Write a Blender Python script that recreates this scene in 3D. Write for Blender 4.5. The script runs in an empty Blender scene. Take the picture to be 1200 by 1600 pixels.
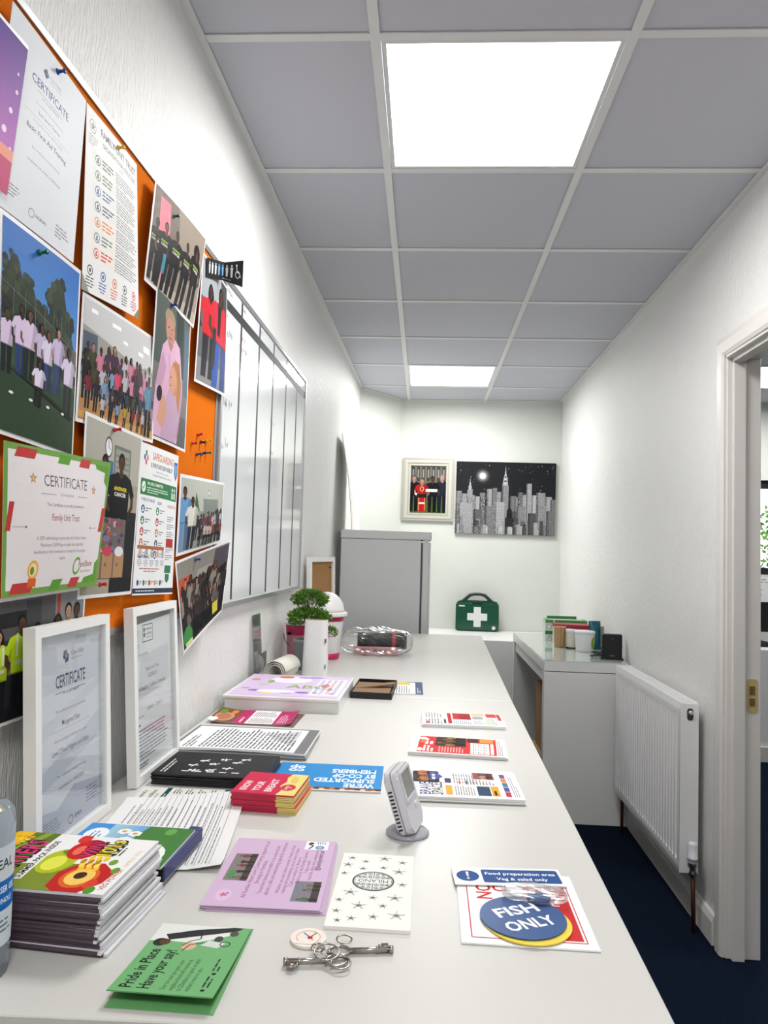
import bpy, bmesh, math, random
from mathutils import Vector, Matrix
PI = math.pi
S = bpy.context.scene
C = S.collection
# ------------------------------------------------------------------ camera
cam = bpy.data.cameras.new('camera'); cam_o = bpy.data.objects.new('camera', cam); C.objects.link(cam_o)
cam.sensor_fit = 'VERTICAL'; cam.sensor_height = 36.0; cam.lens = 36.0*1132.6/1600
cam.clip_start = 0.02; cam.clip_end = 200
YAW, PITCH, ROLL = -0.0557, 0.0534, 0.0290
_f = Vector((math.sin(YAW)*math.cos(PITCH), math.cos(YAW)*math.cos(PITCH), math.sin(PITCH)))
_r = Vector((math.cos(YAW), -math.sin(YAW), 0)); _u = _r.cross(_f)
_r2 = math.cos(ROLL)*_r + math.sin(ROLL)*_u; _u2 = -math.sin(ROLL)*_r + math.cos(ROLL)*_u
cam_o.matrix_world = Matrix(((_r2.x, _u2.x, -_f.x, 0.1445), (_r2.y, _u2.y, -_f.y, -1.6346), (_r2.z, _u2.z, -_f.z, 1.3066), (0, 0, 0, 1)))
S.camera = cam_o
# ------------------------------------------------------------------ world and light levels
PANEL_POWER = 7.6      # watts of each ceiling panel
PANEL_GLOW = 1.4       # brightness of its diffuser
PANEL_SPREAD = 174.5     # degrees, the panels are anti-glare ones that throw little light sideways
w = bpy.data.worlds.new('world'); S.world = w; w.use_nodes = True
nt = w.node_tree; bg = nt.nodes['Background']
sky = nt.nodes.new('ShaderNodeTexSky'); sky.sky_type = 'NISHITA'; sky.sun_disc = False
sky.sun_elevation = math.radians(38); sky.sun_rotation = math.radians(200)
nt.links.new(sky.outputs[0], bg.inputs[0]); bg.inputs[1].default_value = 0.30
vs = S.view_settings
vs.view_transform = 'Standard'; vs.look = 'None'; vs.gamma = 1.0; vs.use_curve_mapping = False
vs.exposure = 1.6

# ------------------------------------------------------------------ helpers
def lin(c):
    return tuple((x/12.92 if x <= 0.04045 else ((x+0.055)/1.055)**2.4) for x in c)
def rgb(r, g, b): return lin((r/255, g/255, b/255))
MATS = {}
def mat(name, col, rough=0.5, metal=0.0, spec=0.5, noise=0.04, nscale=40.0, bump=0.0, bscale=(200, 200, 200), emit=0.0,
        trans=0.0, ior=1.45, alpha=1.0, coat=0.0, bdist=0.002):
    """principled material with a procedural noise on colour and, if asked, on relief"""
    if name in MATS: return MATS[name]
    m = bpy.data.materials.new(name); m.use_nodes = True; n = m.node_tree.nodes; l = m.node_tree.links
    b = n['Principled BSDF']
    b.inputs['Roughness'].default_value = rough; b.inputs['Metallic'].default_value = metal
    b.inputs['Specular IOR Level'].default_value = spec; b.inputs['IOR'].default_value = ior
    b.inputs['Transmission Weight'].default_value = trans; b.inputs['Alpha'].default_value = alpha
    b.inputs['Coat Weight'].default_value = coat
    tc = n.new('ShaderNodeTexCoord')
    ns = n.new('ShaderNodeTexNoise'); ns.inputs['Scale'].default_value = nscale; ns.inputs['Detail'].default_value = 3
    l.new(tc.outputs['Object'], ns.inputs['Vector'])
    mx = n.new('ShaderNodeMix'); mx.data_type = 'RGBA'
    lo = tuple(max(0, c*(1-noise)) for c in col); hi = tuple(min(1, c*(1+noise)) for c in col)
    mx.inputs[6].default_value = (*lo, 1); mx.inputs[7].default_value = (*hi, 1)
    l.new(ns.outputs[0], mx.inputs[0]); l.new(mx.outputs[2], b.inputs['Base Color'])
    if emit:
        l.new(mx.outputs[2], b.inputs['Emission Color']); b.inputs['Emission Strength'].default_value = emit
    if bump:
        mp = n.new('ShaderNodeMapping'); mp.inputs['Scale'].default_value = bscale
        l.new(tc.outputs['Object'], mp.inputs['Vector'])
        nb = n.new('ShaderNodeTexNoise'); nb.inputs['Scale'].default_value = 1.0; nb.inputs['Detail'].default_value = 4
        l.new(mp.outputs[0], nb.inputs['Vector'])
        bp = n.new('ShaderNodeBump'); bp.inputs['Strength'].default_value = bump; bp.inputs['Distance'].default_value = bdist
        l.new(nb.outputs[0], bp.inputs['Height']); l.new(bp.outputs[0], b.inputs['Normal'])
    MATS[name] = m
    return m
def print_mat(name, rough, coat=0.0):
    m = bpy.data.materials.new(name); m.use_nodes = True; n = m.node_tree.nodes; l = m.node_tree.links
    b = n['Principled BSDF']; b.inputs['Roughness'].default_value = rough
    b.inputs['Coat Weight'].default_value = coat; b.inputs['Specular IOR Level'].default_value = 0.12
    a = n.new('ShaderNodeAttribute'); a.attribute_name = 'ink'
    l.new(a.outputs['Color'], b.inputs['Base Color'])
    MATS[name] = m
    return m
INK = print_mat('ink', 0.5); INKM = print_mat('ink_matt', 0.65)
def clear(name, tint=(1, 1, 1), gloss=0.12, rough=0.05):
    """thin clear plastic or picture glass: mostly see-through with a glossy skin"""
    m = bpy.data.materials.new(name); m.use_nodes = True; n = m.node_tree.nodes; l = m.node_tree.links
    n.remove(n['Principled BSDF']); out = n['Material Output']
    t = n.new('ShaderNodeBsdfTransparent'); t.inputs[0].default_value = (*tint, 1)
    g = n.new('ShaderNodeBsdfGlossy'); g.inputs['Roughness'].default_value = rough
    fr = n.new('ShaderNodeLayerWeight'); fr.inputs['Blend'].default_value = gloss
    x = n.new('ShaderNodeMixShader'); l.new(fr.outputs['Facing'], x.inputs[0])
    l.new(t.outputs[0], x.inputs[1]); l.new(g.outputs[0], x.inputs[2]); l.new(x.outputs[0], out.inputs[0])
    MATS[name] = m
    return m

def tag(o, label=None, cat=None, group=None, kind=None):
    if label: o['label'] = label
    if cat: o['category'] = cat
    if group: o['group'] = group
    if kind: o['kind'] = kind
    return o
def mesh_obj(name, bm, m, parent=None, smooth=False, loc=None, rot=None):
    me = bpy.data.meshes.new(name); bm.normal_update(); bm.to_mesh(me); bm.free()
    if smooth:
        for p in me.polygons: p.use_smooth = True
    o = bpy.data.objects.new(name, me); C.objects.link(o)
    if m: me.materials.append(m)
    if parent: o.parent = parent
    if loc is not None: o.location = loc
    if rot is not None: o.rotation_euler = rot
    return o
def share(name, o, parent=None, loc=None, rot=None, mtx=None):
    c = bpy.data.objects.new(name, o.data); C.objects.link(c)
    if parent: c.parent = parent
    if mtx is not None: c.matrix_local = mtx
    if loc is not None: c.location = loc
    if rot is not None: c.rotation_euler = rot
    return c
def thing(name, label, cat, loc=(0, 0, 0), rz=0.0, group=None):
    o = bpy.data.objects.new(name, None); o.empty_display_size = 0.05; C.objects.link(o)
    o.location = loc; o.rotation_euler = (0, 0, rz)
    return tag(o, label, cat, group)
def box(bm, x0, y0, z0, x1, y1, z1, bev=0.0):
    t = bmesh.new()
    v = [t.verts.new(p) for p in ((x0, y0, z0), (x1, y0, z0), (x1, y1, z0), (x0, y1, z0), (x0, y0, z1), (x1, y0, z1), (x1, y1, z1), (x0, y1, z1))]
    for f in ((0, 3, 2, 1), (4, 5, 6, 7), (0, 1, 5, 4), (1, 2, 6, 5), (2, 3, 7, 6), (3, 0, 4, 7)): t.faces.new([v[i] for i in f])
    if bev: bmesh.ops.bevel(t, geom=t.edges[:], offset=bev, segments=2, affect='EDGES', profile=0.5)
    merge(bm, t); return bm
def merge(bm, t, mtx=None):
    mp = {}
    for v in t.verts: mp[v] = bm.verts.new(mtx @ v.co if mtx else v.co)
    for f in t.faces:
        try:
            nf = bm.faces.new([mp[v] for v in f.verts]); nf.smooth = f.smooth
        except ValueError: pass
    t.free()
def bx(*a, **k): return box(bmesh.new(), *a, **k)
def prism(pts, z0, z1, bm=None):
    """pts: list of (x, y), counter-clockwise, extruded along z"""
    bm = bm or bmesh.new()
    a = [bm.verts.new((p[0], p[1], z0)) for p in pts]; b = [bm.verts.new((p[0], p[1], z1)) for p in pts]
    n = len(pts); bm.faces.new(a[::-1]); bm.faces.new(b)
    for i in range(n): bm.faces.new((a[i], a[(i+1) % n], b[(i+1) % n], b[i]))
    return bm
def lathe(prof, n=24, bm=None, cap=True):
    """prof: list of (r, z) from bottom to top"""
    bm = bm or bmesh.new(); rings = []
    for r, z in prof:
        rings.append([bm.verts.new((r*math.cos(2*PI*i/n), r*math.sin(2*PI*i/n), z)) for i in range(n)])
    for a, b in zip(rings, rings[1:]):
        for i in range(n): bm.faces.new((a[i], a[(i+1) % n], b[(i+1) % n], b[i]))
    if cap: bm.faces.new(rings[0][::-1]); bm.faces.new(rings[-1])
    return bm
def tube(pts, r, n=8, bm=None, closed=False):
    bm = bm or bmesh.new(); pts = [Vector(p) for p in pts]; rings = []; N = len(pts)
    for i, p in enumerate(pts):
        if closed: d = (pts[(i+1) % N]-pts[i-1]).normalized()
        else: d = (pts[min(i+1, N-1)]-pts[max(i-1, 0)]).normalized()
        a = Vector((0, 0, 1)) if abs(d.z) < 0.9 else Vector((1, 0, 0))
        x = d.cross(a).normalized(); y = d.cross(x)
        rr = r[i] if isinstance(r, (list, tuple)) else r
        rings.append([bm.verts.new(p+x*rr*math.cos(2*PI*k/n)+y*rr*math.sin(2*PI*k/n)) for k in range(n)])
    for i in range(N if closed else N-1):
        a, b = rings[i], rings[(i+1) % N]
        for k in range(n): bm.faces.new((a[k], a[(k+1) % n], b[(k+1) % n], b[k]))
    if not closed: bm.faces.new(rings[0][::-1]); bm.faces.new(rings[-1])
    bmesh.ops.recalc_face_normals(bm, faces=bm.faces[:])
    return bm
def circle(cx, cy, r, n=24, ry=None): return [(cx+r*math.cos(2*PI*i/n), cy+(ry or r)*math.sin(2*PI*i/n)) for i in range(n)]
def rrect(x0, y0, x1, y1, r, n=5):
    p = []
    for cx, cy, a in ((x1-r, y1-r, 0), (x0+r, y1-r, PI/2), (x0+r, y0+r, PI), (x1-r, y0+r, 1.5*PI)):
        for i in range(n+1): p.append((cx+r*math.cos(a+PI/2*i/n), cy+r*math.sin(a+PI/2*i/n)))
    return p

# ------------------------------------------------------------------ flat print: polygons of ink in page millimetres
FONT = {}
def glyph(txt, bold=0.0):
    k = (txt, bold)
    if k not in FONT:
        cu = bpy.data.curves.new('t', 'FONT'); cu.body = txt; cu.size = 1.0; cu.offset = bold; cu.resolution_u = 2
        o = bpy.data.objects.new('t', cu); me = bpy.data.meshes.new_from_object(o)
        vs_ = [(v.co.x, v.co.y) for v in me.vertices]; fs = [tuple(p.vertices) for p in me.polygons]
        bpy.data.objects.remove(o); bpy.data.curves.remove(cu); bpy.data.meshes.remove(me)
        x0 = min((v[0] for v in vs_), default=0); x1 = max((v[0] for v in vs_), default=1)
        FONT[k] = (vs_, fs, x0, x1)
    return FONT[k]
def lin(c):                                   # ink on paper: a little denser than the screen colour
    return tuple((x/12.92 if x <= 0.04045 else ((x+0.055)/1.055)**2.4)**1.10*0.90 for x in c)
class Ink:
    def __init__(s): s.items = []
    def poly(s, pts, col): s.items.append((list(pts), [tuple(range(len(pts)))], lin(col)))
    def rect(s, x0, y0, x1, y1, col): s.poly(((x0, y0), (x1, y0), (x1, y1), (x0, y1)), col)
    def ell(s, cx, cy, rx, ry, col, n=14): s.poly(circle(cx, cy, rx, n, ry), col)
    def line(s, x0, y0, x1, y1, w_, col):
        d = math.hypot(x1-x0, y1-y0) or 1; nx, ny = -(y1-y0)/d*w_/2, (x1-x0)/d*w_/2
        s.poly(((x0-nx, y0-ny), (x1-nx, y1-ny), (x1+nx, y1+ny), (x0+nx, y0+ny)), col)
    def path(s, pts, w_, col):
        for a, b in zip(pts, pts[1:]): s.line(*a, *b, w_, col)
    def ring(s, cx, cy, r, w_, col, n=24, ry=None):
        ry = ry or r; v = []; f = []
        for i in range(n):
            c, q = math.cos(2*PI*i/n), math.sin(2*PI*i/n)
            v += [(cx+r*c, cy+ry*q), (cx+(r-w_)*c, cy+(ry-w_)*q)]
        for i in range(n): j = (i+1) % n; f.append((2*i, 2*j, 2*j+1, 2*i+1))
        s.items.append((v, f, lin(col)))
    def text(s, t, x, y, size, col, align='L', bold=0.0, fit=None, rot=0.0, squash=1.0):
        vs_, fs, x0, x1 = glyph(t, bold); sc = size*1.4; sx = sc*squash
        if fit: sx = fit/max(1e-6, x1-x0)
        ox = {'L': x0, 'C': (x0+x1)/2, 'R': x1}[align]; c, q = math.cos(rot), math.sin(rot)
        P = []
        for a, b in vs_:
            a, b = (a-ox)*sx, b*sc; P.append((x+a*c-b*q, y+a*q+b*c))
        s.items.append((P, fs, lin(col)))
    def greek(s, x0, y0, x1, y1, n, col, seed=1, w_=None, center=False):
        """n lines of type too small to read, as word-long dashes"""
        rnd = random.Random(seed); H = (y1-y0)/n; w_ = w_ or H*0.42; V = []; F = []
        for i in range(n):
            y = y1-H*(i+0.7); L = (x1-x0)*(rnd.uniform(0.82, 1) if i < n-1 else rnd.uniform(.4, .8)); x = x0+((x1-x0-L)/2 if center else 0); e = x+L
            while x < e-w_*1.5:
                wl = min(e-x, w_*rnd.uniform(2.5, 9)); k = len(V)
                V += [(x, y), (x+wl, y), (x+wl, y+w_), (x, y+w_)]; F.append((k, k+1, k+2, k+3)); x += wl+w_*0.9
        if V: s.items.append((V, F, lin(col)))
    def star(s, cx, cy, r, col, n=5, k=0.42, a0=PI/2):
        s.poly([(cx+r*(1 if i % 2 == 0 else k)*math.cos(a0+PI*i/n), cy+r*(1 if i % 2 == 0 else k)*math.sin(a0+PI*i/n)) for i in range(2*n)], col)
    def person(s, x, y, h, shirt, skin, hair, legs=(0.1, 0.1, 0.14), wide=1.0, long_hair=False, logo=None):
        u = h; W = wide; dk = lambda c, f: tuple(v*f for v in c); P = lambda pts, c: s.poly([(x+a*u*W, y+b*u) for a, b in pts], c)
        P(((-.105, 0), (-.02, 0), (-.012, .44), (-.12, .5)), legs); P(((.02, 0), (.105, 0), (.12, .5), (.012, .44)), dk(legs, .78))
        if long_hair: s.ell(x, y+.875*u, .088*u, .125*u, hair, 12)
        for q, f in ((-1, 1.0), (1, .8)):
            s.poly([(x+q*a*u*W, y+b*u) for a, b in ((.165, .66), (.205, .64), (.205, .53), (.15, .47), (.135, .5), (.165, .55))], dk(skin, f))
            s.poly([(x+q*a*u*W, y+b*u) for a, b in ((.09, .815), (.15, .79), (.215, .65), (.16, .62), (.12, .70))], dk(shirt, f))
        P(((-.125, .43), (.125, .43), (.13, .62), (.125, .78), (.06, .83), (-.06, .83), (-.125, .78), (-.13, .62)), shirt)
        P(((.02, .43), (.125, .43), (.13, .62), (.125, .78), (.08, .82), (.05, .6)), dk(shirt, .86))
        P(((-.05, .83), (.05, .83), (0, .775)), skin); P(((-.12, .43), (.12, .43), (.12, .445), (-.12, .445)), dk(shirt, .7))
        s.rect(x-.03*u, y+.80*u, x+.03*u, y+.89*u, dk(skin, .85))
        s.ell(x, y+.928*u, .062*u, .080*u, hair, 12); s.ell(x, y+.910*u, .050*u, .064*u, skin, 12)
        if u > 55:
            for q in (-1, 1): s.ell(x+q*.019*u, y+.918*u, .008*u, .006*u, (.08, .06, .06), 6)
            s.rect(x-.016*u, y+.878*u, x+.016*u, y+.886*u, dk(skin, .55)); s.poly(((x-.006*u, y+.895*u), (x+.008*u, y+.895*u), (x, y+.915*u)), dk(skin, .82))
        if logo: s.text('ANSWER', x, y+.672*u, .034*u, logo, 'C', .03, fit=.19*u*W); s.text('CANCER', x, y+.622*u, .034*u, (.92, .92, .92), 'C', .03, fit=.17*u*W)
    def build(s, parent, fn, cu, cv, base=0.00030, step=0.000016, m=None, name='print', diag=None, clip=None):
        """fn(u, v, h) -> local point; cu, cv, diag: fold lines that the ink must follow"""
        bm = bmesh.new(); lay = bm.loops.layers.float_color.new('ink'); boxes = []
        for P, F, col in s.items:
            if not P: continue
            b = (min(p[0] for p in P), min(p[1] for p in P), max(p[0] for p in P), max(p[1] for p in P))
            k = 1+max((q[4] for q in boxes if q[0] < b[2] and q[2] > b[0] and q[1] < b[3] and q[3] > b[1]), default=-1); boxes.append((*b, k))
            V = [bm.verts.new((p[0], p[1], base+step*k)) for p in P]
            for f in F:
                try: fc = bm.faces.new([V[i] for i in f])
                except ValueError: continue
                for lp in fc.loops: lp[lay] = (*col, 1)
        if cu or cv: bmesh.ops.triangulate(bm, faces=[f for f in bm.faces if len(f.verts) > 4])
        cuts = [((c, 0, 0), (1, 0, 0)) for c in cu]+[((0, c, 0), (0, 1, 0)) for c in cv]
        if diag:
            W, H_, n = diag; cuts += [((c*W/n, 0, 0), (n/W, -n/H_, 0)) for c in range(-n+1, n)]
        if clip:
            for co, no in (((clip[0], 0, 0), (-1, 0, 0)), ((clip[2], 0, 0), (1, 0, 0)), ((0, clip[1], 0), (0, -1, 0)), ((0, clip[3], 0), (0, 1, 0))):
                bmesh.ops.bisect_plane(bm, geom=bm.verts[:]+bm.edges[:]+bm.faces[:], plane_co=co, plane_no=no, clear_outer=True)
        for co, no in cuts: bmesh.ops.bisect_plane(bm, geom=bm.verts[:]+bm.edges[:]+bm.faces[:], plane_co=co, plane_no=no)
        bm.normal_update()
        for f in bm.faces:
            if f.normal.z < 0: f.normal_flip()
        for v in bm.verts: v.co = fn(v.co.x, v.co.y, v.co.z)
        return mesh_obj(name, bm, m or INK, parent)
BORD = 6                                      # white border of a photo print, mm
def piecewise(fn, us, vv, tri):
    """the curved sheet as it is meshed, so that ink lies exactly on its facets"""
    A = [[(fn(u, v, 0.0), (fn(u, v, 0.001)-fn(u, v, 0.0))*1000) for v in vv] for u in us]
    def loc(x, L):
        i = 0
        while i < len(L)-2 and x >= L[i+1]-1e-6: i += 1
        return i, (x-L[i])/(L[i+1]-L[i])
    def g(u, v, h):
        i, a = loc(u, us); j, b = loc(v, vv); q = []
        for k in (0, 1):
            P00, P10, P01, P11 = A[i][j][k], A[i+1][j][k], A[i][j+1][k], A[i+1][j+1][k]
            if not tri: q.append(P00*(1-a)*(1-b)+P10*a*(1-b)+P01*(1-a)*b+P11*a*b)
            elif a >= b: q.append(P00+(P10-P00)*a+(P11-P10)*b)
            else: q.append(P00+(P01-P00)*b+(P11-P01)*a)
        return q[0]+q[1]*h
    return g
def page(name, label, cat, fn, W, H, m, cu=(), cv=(), thick=0.0004, ink=None, group=None, loc=(0, 0, 0), rz=0.0, parent=None, mtx=None, inkm=None, outline=None, diag=None):
    """one sheet of paper (real thickness) with its ink as a child; W, H in page millimetres"""
    bm = bmesh.new(); us = [0, *cu, W]; vv = [0, *cv, H]; clip = None
    if not outline: clip = (BORD, BORD, W-BORD, H-BORD) if name == 'pinned_photo' else (0, 0, W, H)
    if (cu or cv) and not diag and not outline:
        if cu and cv and len(cu) == len(cv): diag = (W, H, len(cu)+1)
        fn = piecewise(fn, us, vv, bool(diag))
    if outline:
        t = bmesh.new(); t.faces.new([t.verts.new((p[0], p[1], 0)) for p in outline]); bmesh.ops.triangulate(t, faces=t.faces[:])
        for s_, h in ((1, 0.0), (-1, -thick)):
            mp = {v: bm.verts.new(fn(v.co.x, v.co.y, h)) for v in t.verts}
            for f in t.faces: bm.faces.new([mp[v] for v in f.verts][::s_])
        t.free(); bm.verts.ensure_lookup_table(); n = len(outline)
        for i in range(n): bm.faces.new((bm.verts[i], bm.verts[n+i], bm.verts[n+(i+1) % n], bm.verts[(i+1) % n]))
    else:
        A = [[bm.verts.new(fn(u, v, 0.0)) for u in us] for v in vv]; B = [[bm.verts.new(fn(u, v, -thick)) for u in us] for v in vv]
        for j in range(len(vv)-1):
            for i in range(len(us)-1):
                if diag: bm.faces.new((A[j][i], A[j][i+1], A[j+1][i+1])); bm.faces.new((A[j][i], A[j+1][i+1], A[j+1][i]))
                else: bm.faces.new((A[j][i], A[j][i+1], A[j+1][i+1], A[j+1][i]))
                bm.faces.new((B[j][i], B[j+1][i], B[j+1][i+1], B[j][i+1]))
        for i in range(len(us)-1):
            bm.faces.new((A[0][i], B[0][i], B[0][i+1], A[0][i+1])); bm.faces.new((A[-1][i], A[-1][i+1], B[-1][i+1], B[-1][i]))
        for j in range(len(vv)-1):
            bm.faces.new((A[j][0], A[j+1][0], B[j+1][0], B[j][0])); bm.faces.new((A[j][-1], B[j][-1], B[j+1][-1], A[j+1][-1]))
    o = mesh_obj(name, bm, m, parent)
    if mtx is not None: o.matrix_world = mtx
    else: o.location = loc; o.rotation_euler = (0, 0, rz)
    if label: tag(o, label, cat, group)
    if ink: ink.build(o, fn, cu, cv, m=inkm, diag=diag, clip=clip)
    return o
def flat(u, v, h): return Vector((u/1000, v/1000, h))
def ease(n, L): return [L*i/n for i in range(1, n)]

# ------------------------------------------------------------------ materials of the place
M_wall = mat('wallpaper_white', rgb(241, 241, 239), rough=0.42, spec=0.5, noise=0.02, nscale=9, bump=0.9, bscale=(210, 210, 42), bdist=0.006)
M_back = mat('wall_paint', rgb(220, 223, 217), rough=0.75, noise=0.02, nscale=6, bump=0.12, bscale=(120, 120, 60))
M_tile = mat('ceiling_tile', rgb(208, 209, 217), rough=0.9, spec=0.2, noise=0.02, nscale=300, bump=0.1, bscale=(900, 900, 900))
M_tee = mat('ceiling_tee', rgb(231, 232, 231), rough=0.4, noise=0.01)
M_paint = mat('gloss_paint', rgb(226, 223, 219), rough=0.38, noise=0.03, nscale=8, bump=0.1, bscale=(30, 30, 200))
M_carpet = mat('carpet_navy', rgb(13, 27, 46), rough=0.95, spec=0.1, noise=0.45, nscale=220, bump=1.0, bscale=(420, 420, 420))
M_desk = mat('desk_laminate', rgb(208, 207, 203), rough=0.33, noise=0.012, nscale=5, bump=0.03, bscale=(700, 700, 700))
M_white = mat('white_lacquer', rgb(238, 238, 237), rough=0.35, noise=0.015, nscale=6)
M_paper = mat('paper', rgb(232, 232, 232), rough=0.6, noise=0.012, nscale=20)
M_glossy = mat('photo_paper', rgb(236, 236, 238), rough=0.32, noise=0.01, nscale=20)
M_alu = mat('aluminium', rgb(190, 192, 194), rough=0.35, metal=0.85, noise=0.04, nscale=30)
M_black = mat('black_plastic', rgb(22, 22, 24), rough=0.4, noise=0.1)
M_steel = mat('nickel', rgb(176, 172, 166), rough=0.24, metal=1.0, noise=0.06, nscale=60)
M_brass = mat('brass', rgb(226, 208, 150), rough=0.35, metal=0.35, noise=0.06, nscale=60)
M_copper = mat('old_copper', rgb(92, 60, 46), rough=0.5, metal=0.6, noise=0.3, nscale=30)
M_glass = clear('clear_glass', (0.97, 0.98, 0.98), 0.055, 0.02)

# ------------------------------------------------------------------ the room shell
H = 2.51
def xl(y): return -0.425+0.0195*y            # left wall surface
def xr(y): return 1.166+0.0088*y             # right wall surface
def yb(x): return 4.10-0.05*x                # end wall surface
Y0 = -3.55                                   # rear wall
XA, YA = 4.6, 3.95                           # the adjoining office: far side and window wall
def struct(name, bm, m, parent=None): return tag(mesh_obj(name, bm, m, parent), kind='structure')
struct('floor', bx(-0.75, Y0-0.1, -0.1, XA+0.1, 4.35, 0.0), M_carpet)
cl = (xl(3.69), 3.69); cr = (-0.045, yb(-0.045))
struct('wall_left', prism([(xl(Y0)-0.12, Y0), (xl(Y0), Y0), cl, (cl[0]-0.12, cl[1])], 0, H+0.1), M_wall)
struct('wall_corner', prism([cl, cr, (cr[0], cr[1]+0.12), (cl[0]-0.12, cl[1]+0.12), (cl[0]-0.12, cl[1])], 0, H+0.1), M_back)
struct('wall_back', prism([cr, (xr(4)+0.11, yb(xr(4)+0.11)), (xr(4)+0.11, 4.3), (cr[0], 4.3)], 0, H+0.1), M_back)
struct('wall_rear', bx(xl(Y0)-0.12, Y0-0.1, 0, XA+0.1, Y0, H+0.1), M_wall)
DY0, DY1, DZ = 0.06, 0.912, 2.03             # door opening in the right wall
T = 0.105
def rw(y): return xr(y)
wr = prism([(rw(DY1), DY1), (rw(DY1)+T, DY1), (rw(4)+T, yb(rw(4)+T)), (rw(4.04), yb(rw(4.04)))], 0, H+0.1)
prism([(rw(Y0), Y0), (rw(Y0)+T, Y0), (rw(DY0)+T, DY0), (rw(DY0), DY0)], 0, H+0.1, wr)
prism([(rw(DY0), DY0), (rw(DY0)+T, DY0), (rw(DY1)+T, DY1), (rw(DY1), DY1)], DZ, H+0.1, wr)
struct('wall_right', wr, M_wall)
# adjoining office
struct('wall_office_side', bx(XA, Y0, 0, XA+0.1, YA, H+0.1), M_back)
WX0, WX1, WZ0, WZ1 = 1.6, 4.0, 1.21, 1.92
wo = bmesh.new(); xo = rw(4)+T
box(wo, xo, YA, 0, XA+0.1, YA+0.12, WZ0); box(wo, xo, YA, WZ1, XA+0.1, YA+0.12, H+0.1)
box(wo, xo, YA, WZ0, WX0, YA+0.12, WZ1); box(wo, WX1, YA, WZ0, XA+0.1, YA+0.12, WZ1)
struct('wall_office_window', wo, M_back)
struct('wall_office_boxing', bx(xo+0.005, 3.32, 0.0, XA, YA, 0.725), M_white)
struct('ceiling_office', bx(xo, Y0, H, XA, YA, H+0.1), M_tile)
struct('baseboard_office', bx(xo+0.005, 3.30, 0.0, XA, 3.32, 0.10, bev=0.004), M_paint)
M_frame = mat('window_frame_dark', rgb(40, 42, 46), rough=0.4)
wi = tag(mesh_obj('window_1', bx(WX0, YA+0.03, WZ0, WX1, YA+0.08, WZ0+0.05), M_frame), kind='structure')
mesh_obj('window_frame', bx(WX0, YA+0.03, WZ1-0.06, WX1, YA+0.08, WZ1), M_frame, wi)
for x in (WX0, 2.4-0.28, 3.2, WX1-0.05): mesh_obj('window_frame', bx(x, YA+0.03, WZ0, x+0.05, YA+0.08, WZ1), M_frame, wi)
for a, b in ((WX0+.05, 2.12), (2.17, 3.2), (3.25, WX1-.05)): mesh_obj('pane', bx(a, YA+0.05, WZ0+0.05, b, YA+0.056, WZ1-0.06), M_glass, wi)
# boxed-in ledge at the end of the room
LZ = 0.715
struct('wall_boxing_ledge', prism([(xl(3.4)+0.03, 3.42), (xr(3.4)-0.006, 3.37), (xr(4)-0.006, yb(xr(4))-0.004), (cr[0]+0.02, cr[1]-0.004), (cl[0]+0.02, 3.69)], 0, LZ), M_white)
# skirting on the right wall
def skirt(name, y0, y1):
    bm = bmesh.new(); pr = [(0, 0), (0.018, 0), (0.018, 0.075), (0.010, 0.095), (0, 0.098)]
    A = [bm.verts.new((xr(y0)-p[0], y0, p[1])) for p in pr]; B = [bm.verts.new((xr(y1)-p[0], y1, p[1])) for p in pr]; n = len(pr)
    for i in range(n): bm.faces.new((A[i], A[(i+1) % n], B[(i+1) % n], B[i]))
    bm.faces.new(A); bm.faces.new(B[::-1]); bmesh.ops.recalc_face_normals(bm, faces=bm.faces[:])
    return struct(name, bm, M_paint)
skirt('baseboard_right', 0.962, 3.36); skirt('baseboard_right', Y0, -0.02)
# door lining and architrave (the leaf is open, out of sight)
d = tag(mesh_obj('door_1', bx(rw(DY1)-0.004, DY1-0.03, 0, rw(DY1)+T+0.004, DY1, DZ, bev=0.003), M_paint), kind='structure')
mesh_obj('door_lining', bx(rw(DY0)-0.004, DY0, 0, rw(DY0)+T+0.004, DY0+0.03, DZ, bev=0.003), M_paint, d)
mesh_obj('door_head', bx(rw(.5)-0.007, DY0+.03, DZ-0.03, rw(.5)+T+0.007, DY1-.03, DZ, bev=0.003), M_paint, d)
mesh_obj('door_stop', bx(rw(DY1)+0.012, DY1-0.045, 0, rw(DY1)+0.052, DY1-0.03, DZ-0.03, bev=0.002), M_paint, d)
mesh_obj('door_stop', bx(rw(DY0)+0.012, DY0+0.03, 0, rw(DY0)+0.052, DY0+0.045, DZ-0.03, bev=0.002), M_paint, d)
mesh_obj('door_stop', bx(rw(.5)+0.012, DY0+.045, DZ-0.045, rw(.5)+0.052, DY1-.045, DZ-0.03, bev=0.002), M_paint, d)
def archi(p0, p1, vertical):
    """moulded architrave strip on the corridor face of the wall"""
    bm = bmesh.new(); prof = [(0, 0), (0.0, 0.012), (0.012, 0.018), (0.048, 0.018), (0.060, 0.012), (0.070, 0.009), (0.070, 0)]
    A, B = [], []
    for s_, t_ in prof:
        if vertical:
            y = p0[0]+p0[2]*s_
            A.append(bm.verts.new((xr(y)-t_, y, 0.0))); B.append(bm.verts.new((xr(y)-t_, y, p1+s_)))
        else:
            ya, yb_ = p0[0]-s_, p1[0]+s_
            A.append(bm.verts.new((xr(ya)-t_, ya, DZ-0.02+s_))); B.append(bm.verts.new((xr(yb_)-t_, yb_, DZ-0.02+s_)))
    n = len(prof)
    for i in range(n): bm.faces.new((A[i], A[(i+1) % n], B[(i+1) % n], B[i]))
    bm.faces.new(A); bm.faces.new(B[::-1]); bmesh.ops.recalc_face_normals(bm, faces=bm.faces[:])
    return mesh_obj('architrave', bm, M_paint, d)
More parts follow.
